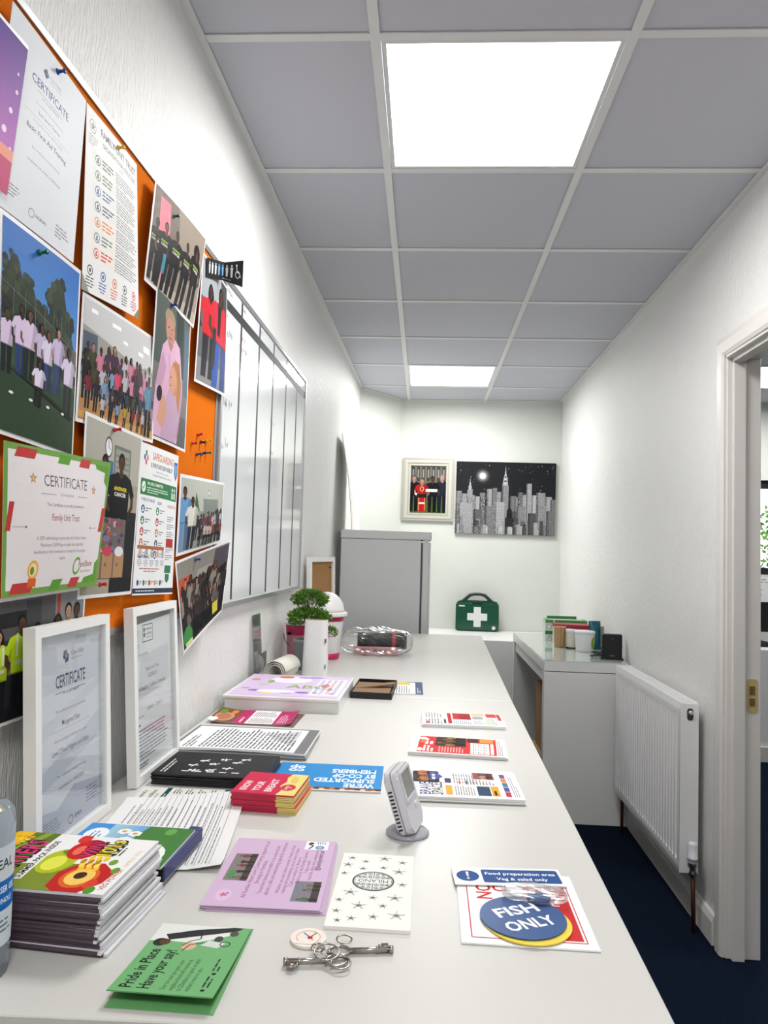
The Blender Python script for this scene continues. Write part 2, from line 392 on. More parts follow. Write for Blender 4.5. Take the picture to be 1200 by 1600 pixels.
archi((DY1-0.022, 0, 1), DZ-0.02, True); archi((DY0+0.008, 0, -1), DZ-0.02, True); archi((DY0+0.008,), (DY1-0.022,), False)
sp = bmesh.new(); prism([(p[0], p[1]) for p in rrect(1.236, 0.802, 1.272, 0.914, 0.010)], -0.0015, 0.0, sp)
o = mesh_obj('strike_plate', sp, M_brass, d)
for v in o.data.vertices: v.co = Vector((v.co.x, DY1-0.0302-v.co.z*-1, v.co.y))
for z0, z1 in ((0.825, 0.850), (0.862, 0.890)): mesh_obj('keep_hole', bx(1.245, DY1-0.0335, z0, 1.262, DY1-0.0318, z1), mat('keep_dark', rgb(120, 96, 60), rough=0.6), o)

# ------------------------------------------------------------------ suspended ceiling: slab, tiles, tees
ceil = struct('ceiling', bx(-0.62, Y0-0.1, H+0.06, xr(4)+T, 4.3, H+0.12), M_tile)
G = 0.6; ks = list(range(-6, 7))
def trap(xa, xb, y0, y1, z0, z1):
    """tile clipped by walls; xa, xb are functions of y"""
    return prism([(xa(y0), y0), (xb(y0), y0), (xb(y1), y1), (xa(y1), y1)], z0, z1)
Lw = lambda y: xl(y)+0.002
Rw = lambda y: xr(y)-0.002
LIGHTS = ((0, 1), (5, 1), (-4, 1))
for k in ks:
    y0 = k*G+0.002; y1 = (k+1)*G-0.002
    if y0 < Y0: y0 = Y0+0.004
    last = k == 6
    for col in range(3):
        if any(k == a and col == 1 for a, b in LIGHTS): continue
        a = (Lw, lambda y: 0.002, lambda y: G+0.002)[col]; b = (lambda y: -0.002, lambda y: G-0.002, Rw)[col]
        if not last: bm = trap(a, b, y0, y1, H+0.004, H+0.018)
        elif col == 0: bm = prism([(xl(3.6)+0.004, 3.602), (-0.002, 3.602), (-0.002, 4.098), (-0.05, 4.096), (xl(3.69)+0.004, 3.70)], H+0.004, H+0.018)
        else: bm = prism([(a(y0), y0), (b(y0), y0), (b(4), yb(b(4))-0.002), (a(y0), yb(a(y0))-0.002)], H+0.004, H+0.018)
        mesh_obj('tile', bm, M_tile, ceil)
for x in (0, G):
    mesh_obj('main_tee', bx(x-0.012, Y0, H-0.001, x+0.012, yb(x), H+0.003), M_tee, ceil)
for k in ks:
    y = k*G
    if y < Y0: continue
    for a, b in ((xl(y), -0.012), (0.012, G-0.012), (G+0.012, xr(y))):
        mesh_obj('cross_tee', bx(a, y-0.012, H-0.0005, b, y+0.012, H+0.003), M_tee, ceil)
for pts in ([(xl(Y0), Y0), (xl(Y0)+0.022, Y0), (cl[0]+0.022, cl[1]), cl], [cl, (cl[0]+0.022, cl[1]-0.012), (cr[0]+0.012, cr[1]-0.022), cr],
            [(cr[0], yb(cr[0])-0.022), (xr(4), yb(xr(4))-0.022), (xr(4), yb(xr(4))), cr], [(xr(Y0)-0.022, Y0), (xr(Y0), Y0), (xr(4.02), 4.02), (xr(4.02)-0.022, 4.02)]):
    mesh_obj('wall_trim', prism(pts, H-0.002, H+0.002), M_tee, ceil)
M_led = mat('led_diffuser', (1.0, 0.992, 0.975), rough=0.6, noise=0.0, emit=PANEL_GLOW)
M_ledf = mat('led_frame', rgb(225, 226, 224), rough=0.4)
def panel(x, y, z, label):
    t = thing('ceiling_light', label, 'light', (x, y, z), 0, 'square panel lights in the ceilings')
    f = bmesh.new(); a, b = 0.2865, 0.275
    for c in ((-a, -a, a, -b), (-a, b, a, a), (-a, -b, -b, b), (b, -b, a, b)): box(f, c[0], c[1], 0.0, c[2], c[3], 0.010)
    mesh_obj('frame', f, M_ledf, t); mesh_obj('diffuser', bx(-b, -b, 0.003, b, b, 0.008), M_led, t)
    la = bpy.data.lights.new('lamp', 'AREA'); la.shape = 'SQUARE'; la.size = 0.53; la.energy = PANEL_POWER; la.spread = math.radians(PANEL_SPREAD); la.color = (1.0, 0.992, 0.975)
    lo = bpy.data.objects.new('lamp', la); C.objects.link(lo); lo.parent = t; lo.location = (0, 0, 0.0005)
panel(0.3, 0.3, H+0.001, 'large bright square light panel in the ceiling nearest the camera')
panel(0.3, 3.3, H+0.001, 'small distant bright light panel in the ceiling by the end wall')
panel(0.3, -2.1, H+0.001, 'square light panel in the ceiling behind the camera')
panel(2.45, 3.15, H-0.012, 'light panel in the office ceiling glimpsed through the doorway')
panel(2.6, 0.6, H-0.012, 'second light panel in the office ceiling, out of view')

# ================================================================== left wall: pin board, whiteboard, pinned papers
UW = Vector((0.0195, 1, 0)).normalized(); NW = Vector((1, -0.0195, 0)).normalized()
def wl(y, z, e=0.0):
    """point in front of the left wall, e metres off its surface"""
    return Vector((xl(y)+e, y, z))
def wall_frame(y, z, e):
    p = wl(y, z, e)
    return Matrix(((UW.x, 0, NW.x, p.x), (UW.y, 0, NW.y, p.y), (0, 1, 0, p.z), (0, 0, 0, 1)))
def wthing(name, label, cat, y, z, e):
    o = bpy.data.objects.new(name, None); o.empty_display_size = 0.05; C.objects.link(o); o.matrix_world = wall_frame(y, z, e)
    return tag(o, label, cat)
def rails(t, W_, H_, b, d, m):
    for r in ((0, 0, W_, b), (0, H_-b, W_, H_), (0, b, b, H_-b), (W_-b, b, W_, H_-b)):
        mesh_obj('frame_rail', bx(r[0], r[1], 0, r[2], r[3], d, bev=0.0015), m, t)
M_felt = mat('orange_felt', rgb(226, 122, 22), rough=0.95, spec=0.1, noise=0.10, nscale=260, bump=0.4, bscale=(900, 900, 900))
cork = wthing('pin_board', 'orange felt pin board with thin metal frame crowded with photos', 'board', -1.000, 1.139, 0.001)
mesh_obj('felt_panel', bx(0.006, 0.006, 0.002, 1.214, 0.900, 0.014), M_felt, cork)
rails(cork, 1.22, 0.906, 0.014, 0.018, M_alu)
# whiteboard with taped columns
M_wb = mat('whiteboard_enamel', rgb(226, 229, 231), rough=0.10, spec=0.6, noise=0.015, nscale=8, coat=0.3)
M_tape = mat('black_tape', rgb(44, 46, 48), rough=0.5)
WB = wthing('whiteboard', 'glossy whiteboard with black taped columns and faint handwriting', 'whiteboard', 0.2215, 1.137, 0.001)
mesh_obj('writing_surface', bx(0.006, 0.006, 0.002, 1.186, 0.884, 0.020), M_wb, WB)
rails(WB, 1.192, 0.89, 0.014, 0.025, M_alu)
for y in (0.401, 0.612, 0.812, 1.023, 1.226):
    mesh_obj('tape_strip', bx(y-0.2215-0.008, 0.020, 0.0200, y-0.2215+0.008, 0.872, 0.0204), M_tape, WB)
mesh_obj('tape_strip', bx(0.014, 0.806, 0.0204, 1.178, 0.832, 0.0208), M_tape, WB)
ik = Ink(); rnd = random.Random(5)
def scrawl(x, y, n, s, col):
    for i in range(n):
        p = [(x+rnd.uniform(-.3, .3)*s, y+rnd.uniform(-.6, .6)*s) for _ in range(4)]; ik.path(p, s*.11, tuple(v*.8 for v in col)); x += s*rnd.uniform(.5, .9)
for x, y, n, s, c in ((20, 858, 7, 13, (.72, .42, .5)), (25, 785, 2, 17, (.5, .5, .55)), (45, 745, 4, 19, (.5, .5, .55)), (170, 770, 6, 15, (.78, .45, .5)), (160, 740, 9, 15, (.78, .4, .48)), (190, 855, 5, 12, (.6, .62, .66)), (385, 858, 5, 12, (.66, .68, .7)),
                      (30, 560, 3, 26, (.6, .6, .64)), (90, 555, 2, 26, (.62, .62, .66)), (25, 440, 2, 24, (.62, .62, .66)), (70, 450, 2, 24, (.64, .64, .68)), (580, 600, 7, 14, (.8, .5, .52)), (590, 500, 4, 15, (.62, .62, .68)), (600, 455, 3, 14, (.62, .62, .68)),
                      (590, 370, 4, 14, (.64, .64, .68)), (610, 330, 2, 14, (.64, .64, .68)), (585, 270, 4, 13, (.62, .6, .68)), (590, 190, 5, 13, (.6, .6, .66)), (110, 690, 1, 14, (.85, .55, .6))):
    scrawl(x, y, n, s, c)
ik.build(WB, lambda u, v, h: Vector((u/1000, v/1000, 0.0200+h)), (), (), name='handwriting')['kind'] = 'stuff'

SK = ((.36, .24, .18), (.30, .20, .16), (.45, .31, .24), (.72, .55, .47), (.24, .16, .13)); HR = ((.07, .06, .06), (.1, .08, .07), (.05, .05, .05), (.3, .2, .13))
def crowd(k, x0, x1, y, h, n, shirts, seed, legs=((.1, .1, .13),), logo=None, jit=.1, wide=1.0):
    r = random.Random(seed)
    for i in range(n):
        hh = h*r.uniform(1-jit, 1+jit)
        k.person(x0+(x1-x0)*(i+.5)/n+r.uniform(-.2, .2)*(x1-x0)/n, y+r.uniform(-.03, .03)*h, hh, r.choice(shirts), r.choice(SK), r.choice(HR), r.choice(legs), wide, r.random() < .4, logo)
REF = 0.027
def pinned(name, label, cat, W, H_, tl, tr, br, bl, ink, e=(0, 0, 0, 0), bulge=0.0, n=8, m=None, group='papers pinned on the orange board', flapv=0.0, outline=None):
    """sheet pinned on the board: its four corners (y, z) and how far each stands off the felt, plus a soft bow"""
    P = [wl(c[0], c[1], REF+q) for c, q in zip((bl, br, tr, tl), (e[3], e[2], e[1], e[0]))]; O = P[0].copy()
    def pt(a, b):
        p = P[0]*(1-a)*(1-b)+P[1]*a*(1-b)+P[2]*a*b+P[3]*(1-a)*b
        return p-O+NW*(bulge*math.sin(PI*a)*math.sin(PI*min(1, b*0.9+0.05)))
    G_ = [[pt(i/n, j/n) for j in range(n+1)] for i in range(n+1)]
    def fn(u, v, h):
        a, b = u/W*n, v/H_*n; i = min(n-1, max(0, int(a+1e-6))); j = min(n-1, max(0, int(b+1e-6))); a -= i; b -= j
        if a >= b: p = G_[i][j]+(G_[i+1][j]-G_[i][j])*a+(G_[i+1][j+1]-G_[i+1][j])*b
        else: p = G_[i][j]+(G_[i][j+1]-G_[i][j])*b+(G_[i+1][j+1]-G_[i][j+1])*a
        return p+NW*h
    return page(name, label, cat, fn, W, H_, m or M_glossy, ease(n, W), ease(n, H_), ink=ink, group=group, loc=O, outline=outline, diag=(W, H_, n))
# purple poster at the frame's edge
k = Ink()
for i in range(24):
    a = i/24; k.rect(0, 210*(1-a)-9, 150, 210*(1-a), (.38+.5*a, .2+.42*a*a, .58+.22*a))
for x, y, r_ in ((140, 140, 3), (133, 110, 4), (125, 80, 5), (142, 60, 3), (110, 50, 6), (138, 165, 2)): k.ell(x, y, r_, r_, (.95, .85, .95))
k.rect(60, 0, 150, 45, (.78, .2, .45)); k.rect(100, 45, 150, 60, (.93, .6, .5))
pinned('pinned_poster', 'purple and pink poster at the far left edge of the orange board', 'poster', 150, 215, (-0.878, 1.964), (-0.725, 1.968), (-0.753, 1.749), (-0.899, 1.745), k, e=(.010, .010, .010, .010))
# care skills certificate
k = Ink(); k.rect(0, 0, 210, 297, (.905, .915, .935))
for dx, dy, c in ((-4, 0, (.2, .35, .55)), (4, 0, (.5, .55, .6)), (0, 4, (.25, .45, .5)), (0, -4, (.3, .3, .45))): k.ell(88+dx, 252+dy, 3.6, 3.6, c)
k.text('Care Skills', 100, 252, 5, (.45, .48, .52)); k.text('PEOPLE ARE WHAT', 100, 246, 2.6, (.6, .6, .62))
k.text('CERTIFICATE', 105, 218, 14, (.36, .42, .58), 'C', .012, fit=100); k.rect(70, 211, 140, 211.8, (.5, .5, .55)); k.text('OF ACHIEVEMENT', 105, 204, 4, (.45, .48, .55), 'C')
k.text('This certificate is proudly presented to', 105, 190, 3.4, (.55, .55, .58), 'C'); k.text('Lorraine Charles', 105, 176, 6, (.42, .42, .46), 'C')
k.rect(45, 168, 165, 168.5, (.6, .6, .62)); k.text('in recognition of successfully completing', 105, 160, 3.4, (.55, .55, .58), 'C')
k.text('Basic First Aid Training', 105, 143, 8, (.3, .3, .34), 'C', .008); k.text('This certificate is awarded following', 105, 118, 3.6, (.5, .5, .53), 'C'); k.text('completed and verified on 09/02/2024', 105, 96, 4, (.4, .4, .44), 'C')
k.ring(88, 24, 7, 1.2, (.5, .52, .55)); k.text('INGENIO', 98, 22, 5, (.3, .3, .34), 'L', .01); k.greek(20, 24, 60, 44, 4, (.62, .62, .66), 3); k.greek(150, 18, 190, 40, 4, (.6, .6, .65), 4)
pinned('pinned_certificate', 'pale certificate sheet held by a blue pin at the top of the board', 'certificate', 210, 297, (-0.753, 2.010), (-0.550, 2.005), (-0.569, 1.735), (-0.781, 1.733), k, bulge=.006, e=(.003, .001, .004, .004), m=M_paper)
# organisation structure poster
k = Ink(); k.rect(0, 0, 210, 297, (.945, .945, .945)); k.ring(22, 270, 11, 1.4, (.6, .6, .6)); k.star(22, 270, 8, (.62, .62, .6)); k.greek(8, 238, 40, 256, 4, (.7, .7, .7), 2)
k.text('FAMILY UNIT TRUST', 125, 268, 13, (.45, .45, .46), 'C', .02, fit=150); k.text('ORGANISATIONAL STRUCTURE', 125, 251, 9, (.5, .5, .5), 'C', .015, fit=140); k.text('2024', 125, 240, 6, (.55, .55, .55), 'C')
cs = ((.38, .38, .38), (.42, .47, .42), (.25, .38, .66), (.36, .3, .46), (.88, .55, .36), (.30, .55, .58), (.85, .3, .33))
for i, c in enumerate(cs):
    y = 222-i*25.5; k.rect(22, y-11, 96, y+11, (.91, .92, .90) if i < 4 else (.96, .93, .89)); k.ell(38, y, 8.5, 8.5, c); k.ell(38, y, 6.6, 6.6, (.95, .95, .95)); k.ell(38, y+1.5, 2.6, 2.6, c); k.rect(34.5, y-4.5, 41.5, y-1.2, c)
    k.greek(52, y-9, 92, y+9, 3, c, 20+i, 2.6); k.greek(100, y-11, 200, y+12, 5, (.52, .52, .53), 40+i)
    k.rect(98, y-12.4, 204, y-11.9, (.8, .8, .8))
for i, c in enumerate(((.35, .35, .35), (.25, .4, .7), (.9, .5, .3), (.35, .35, .4), (.85, .3, .45))):
    x = 22+i*41; k.ring(x, 37, 8.5, 2.2, c); k.ell(x, 37, 3, 3.6, c); k.greek(x-13, 8, x+13, 27, 4, c, 60+i, center=True)
k.poly(((0, 0), (22, 0), (0, 26)), (.62, .62, .58)); k.poly(((210, 0), (188, 0), (210, 20)), (.55, .58, .5))
pinned('pinned_poster', 'organisation structure poster with column of round icons, yellow pin on top', 'poster', 210, 297, (-0.546, 2.005), (-0.354, 2.008), (-0.328, 1.726), (-0.539, 1.705), k, bulge=.008, e=(0, 0, .006, .004), m=M_paper)
# group in black T-shirts
k = Ink(); k.rect(BORD, BORD, 291, 204, (.62, .57, .52)); k.rect(BORD, BORD, 120, 204, (.50, .45, .41)); k.rect(30, 95, 75, 190, (.93, .52, .58)); k.rect(38, 20, 80, 60, (.85, .55, .62)); k.rect(BORD, BORD, 291, 28, (.72, .68, .62))
for x, y, h in ((25, 10, 130), (62, 8, 138), (112, 8, 140), (172, 2, 140), (238, -2, 158)):
    k.person(x, max(7, y), h, (.10, .10, .12), SK[int(x) % 3], (.05, .05, .05), (.13, .12, .14), 1.45, x > 200, (.72, .82, .25))
k.ell(238, 146, 24, 22, (.06, .05, .05)); k.ell(238, 139, 10, 13, (.38, .25, .2)); k.rect(60, 40, 72, 80, (.25, .6, .65))
pinned('pinned_photo', 'photo of people in black T-shirts with yellow print at top right of board', 'photo', 297, 210, (-0.280, 2.020), (0.042, 2.044), (-0.031, 1.801), (-0.316, 1.805), k, bulge=.012, e=(.006, .002, .006, .008))
# red coats
k = Ink(); k.rect(BORD, BORD, 204, 291, (.42, .42, .43)); k.rect(BORD, 200, 204, 291, (.66, .68, .69)); k.rect(150, 90, 204, 291, (.3, .3, .31)); k.rect(BORD, BORD, 204, 60, (.56, .55, .55))
k.person(66, 20, 225, (.80, .16, .22), SK[1], HR[0], (.17, .17, .2), 1.5, True); k.person(148, 8, 258, (.84, .15, .22), SK[0], HR[0], (.16, .34, .66), 1.75, True)
k.poly(((118, 140), (140, 135), (150, 215), (120, 220)), (.12, .12, .13)); k.ell(100, 190, 14, 30, (.75, .2, .28)); k.rect(85, 50, 110, 150, (.2, .2, .22))
pinned('pinned_photo', 'photo of two people in red coats beside the whiteboard edge', 'photo', 210, 297, (0.027, 2.005), (0.217, 1.987), (0.231, 1.700), (-0.003, 1.686), k, bulge=.006, e=(.001, .004, .006, .003))
# field with trees
k = Ink()
for i in range(14): k.rect(BORD, 150+i*10, 204, 160+i*10+.2, (.38-.012*i, .62-.012*i, .86-.008*i))
r = random.Random(8)
for cx, cy, rx, ry in ((20, 190, 30, 60), (60, 185, 28, 45), (140, 190, 34, 78), (165, 175, 26, 50), (100, 165, 40, 35), (30, 160, 40, 40)):
    k.ell(min(max(cx, BORD+rx*.8), 204-rx*.8), cy, rx*.8, min(ry, 285-cy)*.86, (.18, .23, .16), 14)
    for i in range(40):
        a = r.uniform(0, 2*PI); q = r.random()**.5; x, y = cx+rx*q*math.cos(a), cy+ry*q*math.sin(a); s_ = r.uniform(5, 10)
        x = min(max(x, BORD+s_), 204-s_); y = min(max(y, 120), 285)
        k.ell(x, y, s_, s_*.9, r.choice(((.17, .22, .16), (.21, .27, .18), (.26, .31, .21), (.13, .17, .13))), 8)
k.rect(150, 140, 204, 165, (.40, .38, .37)); k.rect(BORD, BORD, 204, 142, (.20, .29, .20)); k.rect(BORD, 96, 204, 140, (.23, .33, .22)); k.rect(BORD, 100, 204, 112, (.27, .36, .25))
for i in range(9): k.line(BORD+i*24, 142, BORD+i*24, 205, .8, (.5, .54, .56))
k.line(BORD, 205, 204, 160, .8, (.5, .54, .56))
crowd(k, 10, 150, 84, 92, 6, ((.87, .80, .90), (.80, .74, .86), (.88, .84, .92)), 4, ((.12, .13, .17), (.16, .26, .48), (.1, .1, .12)), wide=1.05); k.person(178, 60, 104, (.85, .80, .89), SK[1], HR[0], (.13, .13, .16), 1.2); k.person(92, 54, 66, (.9, .86, .94), SK[0], HR[0], (.1, .1, .12), 1.3, True)
k.poly(((8, 96), (30, 92), (200, 60), (190, 54)), (.09, .12, .09))
for i in range(4): k.ell(30+i*45, 60, 5, 2, (.92, .92, .95))
pinned('pinned_photo', 'large photo of a group in white shirts on grass under blue sky', 'photo', 210, 297, (-0.759, 1.731), (-0.542, 1.733), (-0.538, 1.436), (-0.745, 1.444), k, bulge=.006, e=(.006, .003, .003, .006))
# big indoor group
k = Ink(); k.rect(BORD, BORD, 291, 204, (.64, .63, .61)); k.poly(((BORD, 204), (291, 204), (291, 150), (200, 128), (BORD, 160)), (.80, .80, .80)); k.rect(BORD, BORD, 291, 45, (.72, .55, .36)); k.poly(((BORD, 20), (BORD, 10), (180, 6), (291, 6), (291, 22)), (.80, .63, .4)); k.rect(8, 100, 50, 150, (.35, .40, .46)); k.rect(120, 95, 150, 125, (.85, .5, .6))
for a in ((100, 180, 132, 187), (230, 168, 262, 180), (205, 155, 228, 162), (30, 185, 50, 192), (140, 160, 158, 166)): k.rect(*a, (.97, .97, .97))
cols = ((.16, .17, .24), (.5, .18, .25), (.74, .73, .76), (.2, .26, .36), (.72, .62, .22), (.3, .2, .3), (.8, .52, .62), (.13, .13, .15), (.85, .28, .42), (.28, .3, .2), (.5, .62, .75))
crowd(k, 10, 290, 62, 78, 13, cols, 21); crowd(k, 10, 290, 42, 72, 11, cols, 22); crowd(k, 10, 285, 24, 60, 10, cols, 23); crowd(k, 60, 285, 9, 48, 8, cols, 24); k.person(262, 8, 118, (.38, .55, .66), SK[0], HR[0], (.1, .1, .13), 1.1)
pinned('pinned_photo', 'photo of a large group gathered in a hall with a wooden floor', 'photo', 297, 210, (-0.531, 1.705), (-0.231, 1.716), (-0.229, 1.507), (-0.534, 1.496), k, bulge=.008, e=(.002, .002, .004, .002))
# pink shirts close-up
k = Ink(); k.rect(BORD, BORD, 204, 291, (.50, .49, .48)); k.rect(BORD, 150, 204, 291, (.36, .40, .38)); k.rect(BORD, BORD, 204, 70, (.40, .41, .42)); k.rect(110, 150, 160, 285, (.22, .25, .24)); k.rect(165, 120, 204, 270, (.34, .44, .5))
k.poly(((15, 8), (150, 8), (160, 120), (130, 210), (80, 225), (40, 190), (20, 110)), (.86, .70, .80)); k.ell(75, 235, 27, 34, (.62, .45, .38)); k.ell(75, 254, 28, 20, (.66, .58, .48)); k.ell(75, 228, 22, 28, (.76, .58, .50)); k.ell(66, 234, 3, 2, (.2, .14, .12)); k.ell(84, 234, 3, 2, (.2, .14, .12)); k.rect(67, 212, 84, 215, (.6, .34, .32)); k.poly(((73, 220), (79, 220), (76, 231)), (.68, .5, .43)); k.poly(((118, 20), (150, 20), (156, 118), (132, 190), (122, 120)), (.74, .58, .69)); k.poly(((20, 108), (44, 100), (60, 150), (44, 178), (34, 160)), (.79, .63, .74)); k.path(((70, 180), (80, 130), (84, 112)), 2, (.72, .55, .67)); k.poly(((60, 205), (92, 205), (78, 186)), (.72, .54, .47))
k.poly(((60, 8), (140, 8), (150, 70), (125, 110), (80, 112), (60, 70)), (.78, .66, .76)); k.ell(112, 140, 30, 38, (.80, .58, .40)); k.poly(((126, 150), (150, 140), (140, 70), (122, 100)), (.74, .52, .34)); k.ell(95, 132, 19, 27, (.84, .64, .54)); k.ell(84, 136, 2.6, 2, (.25, .18, .15)); k.rect(80, 118, 90, 120.5, (.66, .4, .36)); k.poly(((76, 128), (82, 124), (82, 132)), (.78, .57, .48)); k.poly(((92, 168), (128, 176), (140, 150), (134, 110), (124, 140), (104, 160)), (.70, .49, .31)); k.path(((120, 165), (132, 140), (132, 112)), 1.6, (.6, .41, .26)); k.poly(((35, 40), (62, 25), (80, 60), (60, 95), (45, 80)), (.84, .64, .55)); k.ell(38, 92, 12, 16, (.2, .2, .22))
pinned('pinned_photo', 'close-up photo of a woman and child in pink shirts, blue pin above', 'photo', 210, 297, (-0.260, 1.820), (-0.044, 1.811), (-0.045, 1.514), (-0.253, 1.518), k, bulge=.008, e=(.010, .004, .004, .001))
# food bags
k = Ink(); k.rect(BORD, BORD, 204, 291, (.66, .64, .58)); k.rect(BORD, 200, 204, 291, (.71, .70, .66)); k.rect(100, 150, 165, 262, (.48, .50, .47)); k.rect(106, 155, 160, 256, (.62, .64, .58)); k.ell(80, 254, 13, 18, (.3, .3, .31)); k.ell(80, 254, 10.5, 15, (.92, .92, .92)); k.line(80, 254, 80, 264, 1.5, (.1, .1, .1)); k.line(80, 254, 86, 250, 1.5, (.1, .1, .1)); k.rect(78, 205, 98, 232, (.25, .45, .6)); k.rect(160, BORD, 204, 150, (.16, .16, .17))
for i in range(9): k.rect(108, 162+i*10, 158, 166+i*10, (.52, .54, .5))
k.person(70, 60, 180, (.07, .07, .09), SK[1], HR[0], (.06, .06, .08), 1.25, False, (.9, .85, .2)); k.person(130, 50, 200, (.07, .07, .09), SK[0], HR[0], (.06, .06, .08), 1.35, False, (.9, .85, .2))
r = random.Random(3); k.rect(BORD+20, 30, 160, 135, (.45, .42, .42))
for i in range(70): x = r.uniform(34, 150); y = r.uniform(75, 132); k.ell(x, y, r.uniform(4, 9), r.uniform(3, 6), r.choice(((.55, .3, .4), (.35, .5, .35), (.5, .5, .62), (.72, .7, .72), (.6, .42, .25), (.35, .28, .4), (.75, .3, .35))), 8)
for i in range(3): x = 28+i*46; k.rect(x, 32, x+42, 76, (.70, .56, .42)); k.rect(x, 32, x+2, 76, (.55, .43, .31)); k.ell(x+20, 78, 18, 9, ((.75, .75, .78), (.78, .3, .38), (.88, .88, .9))[i]); k.rect(x+12, 52, x+18, 58, (.5, .38, .26))
k.rect(110, BORD, 204, 32, (.13, .13, .15))
pinned('pinned_photo', 'photo of volunteers behind rows of paper food bags, red pins', 'photo', 210, 297, (-0.509, 1.517), (-0.283, 1.511), (-0.296, 1.212), (-0.495, 1.214), k, bulge=.002, e=(.005, .006, .003, .000))
# safeguarding poster
k = Ink(); k.rect(0, 0, 210, 297, (.93, .935, .94))
for i, c in enumerate(((.85, .5, .3), (.4, .55, .35), (.3, .4, .65), (.8, .35, .4))): k.ell(25+7*math.cos(i*1.57), 270+9*math.sin(i*1.57), 4, 6, c)
k.text('SAFEGUARDING', 118, 270, 15, (.82, .52, .40), 'C', .02, fit=120); k.text('IS EVERYONE\'S RESPONSIBILITY', 112, 254, 9, (.25, .3, .42), 'C', .02, fit=125); k.text('Family Unit Trust is committed', 112, 245, 4, (.4, .42, .5), 'C'); k.text('Recognise, Respond, Report, Record', 112, 237, 5, (.3, .33, .42), 'C')
k.poly(((184, 280), (206, 280), (206, 254), (195, 240), (184, 254)), (.25, .42, .66)); k.poly(((188, 275), (202, 275), (202, 256), (195, 247), (188, 256)), (.55, .68, .85))
k.rect(6, 196, 204, 228, (.25, .52, .34)); k.ell(20, 212, 9, 11, (.92, .96, .92)); k.path(((15, 212), (19, 207), (26, 218)), 2, (.25, .52, .34)); k.text('WE ARE COMMITTED', 36, 217, 6, (.95, .97, .95), 'L', .02); k.greek(36, 200, 165, 214, 3, (.85, .92, .86), 7)
for x in (176, 190): k.ell(x, 219, 3.4, 4, (.95, .97, .95)); k.rect(x-4, 200, x+4, 213, (.95, .97, .95))
k.text('TYPES OF ABUSE', 12, 184, 6, (.3, .4, .6), 'L', .02); k.text('SIGNS', 90, 182, 6, (.3, .4, .6), 'L', .02); k.text('CONTACT US', 148, 180, 6, (.75, .3, .3), 'L', .02)
for j, x in enumerate((22, 92)):
    for i in range(5):
        y = 168-i*22; c = ((.22, .38, .62), (.2, .5, .38), (.72, .22, .25), (.78, .45, .28), (.2, .25, .38))[(i+j) % 5]; k.ell(x, y, 8, 8.5, c); k.ell(x, y+2, 2.6, 2.8, (.95, .95, .95)); k.rect(x-4, y-5, x+4, y-1, (.95, .95, .95)); k.greek(x+12, y-5, x+40, y+5, 2, (.5, .52, .56), i+10*j)
for i in range(6): k.greek(150, 150-i*16, 200, 163-i*16, 3, (.56, .56, .6), i+70)
k.rect(150, 98, 196, 116, (.72, .22, .24)); k.text('KEY NUMBERS', 12, 72, 6, (.3, .4, .6), 'L', .02); k.rect(8, 90, 140, 97, (.70, .45, .32))
for i in range(5): x = 22+i*28; k.ell(x, 82, 8, 8, ((.75, .5, .35), (.3, .3, .34), (.2, .2, .22), (.85, .6, .3), (.3, .35, .4))[i]); k.ell(x, 82, 6, 6, (.93, .93, .93)); k.rect(x-2, 78, x+2, 86, (.3, .3, .34)); k.greek(x-11, 56, x+11, 70, 4, (.52, .54, .6), 90+i, center=True)
k.greek(20, 44, 130, 54, 2, (.7, .45, .35), 5, center=True); k.rect(152, 44, 190, 60, (.25, .52, .38)); k.poly(((158, 42), (182, 42), (182, 30), (170, 22), (158, 30)), (.25, .52, .38))
for i, c in enumerate(((.2, .35, .6), (.3, .5, .4), (.75, .25, .3), (.9, .6, .3), (.25, .3, .4))): k.ell(20+i*28, 24, 5, 6, c); k.greek(27+i*28, 20, 42+i*28, 28, 2, (.5, .5, .55), i)
k.rect(0, 3, 210, 13, (.19, .25, .33)); k.greek(14, 5, 196, 11, 1, (.8, .84, .88), 4, 2.4)
pinned('pinned_poster', 'safeguarding poster with green banner and rows of round icons', 'poster', 210, 297, (-0.281, 1.502), (-0.079, 1.501), (-0.081, 1.200), (-0.292, 1.209), k, bulge=.004, e=(.004, .002, .002, .003), m=M_paper)
# food share certificate
k = Ink(); k.rect(0, 0, 297, 210, (.48, .65, .33)); k.rect(8, 9, 289, 201, (.905, .885, .89))
GR, RD = (.40, .63, .24), (.76, .27, .26)
for a in ((25, 192, 70, 206, RD), (128, 192, 160, 206, GR), (190, 192, 222, 206, RD), (20, 3, 75, 18, RD), (128, 3, 160, 18, GR), (188, 3, 220, 18, RD), (276, 90, 293, 130, RD), (8, 90, 18, 130, RD)): k.poly(((a[0]-4, a[1]), (a[2]-4, a[1]), (a[2]+4, a[3]), (a[0]+4, a[3])), a[4])
k.poly(((240, 202), (290, 202), (290, 165), (276, 175), (278, 190), (245, 194)), GR); k.poly(((235, 7), (290, 7), (290, 45), (276, 38), (276, 20), (240, 16)), GR)
k.text('CERTIFICATE', 150, 156, 17, (.42, .40, .42), 'C', .0, fit=125); k.text('of recognition', 150, 143, 5, (.55, .5, .5), 'C'); k.rect(80, 144, 118, 144.8, (.5, .45, .5)); k.rect(182, 144, 215, 144.8, (.5, .45, .5))
k.star(62, 165, 9, (.72, .55, .38)); k.star(238, 158, 9, (.72, .55, .38)); k.star(62, 165, 5, (.86, .74, .55)); k.star(238, 158, 5, (.86, .74, .55))
k.text('This Certificate is proudly presented to', 150, 127, 5, (.32, .30, .34), 'C', fit=110); k.text('Family Unit Trust', 150, 106, 10.5, (.62, .24, .34), 'C', .005, fit=82)
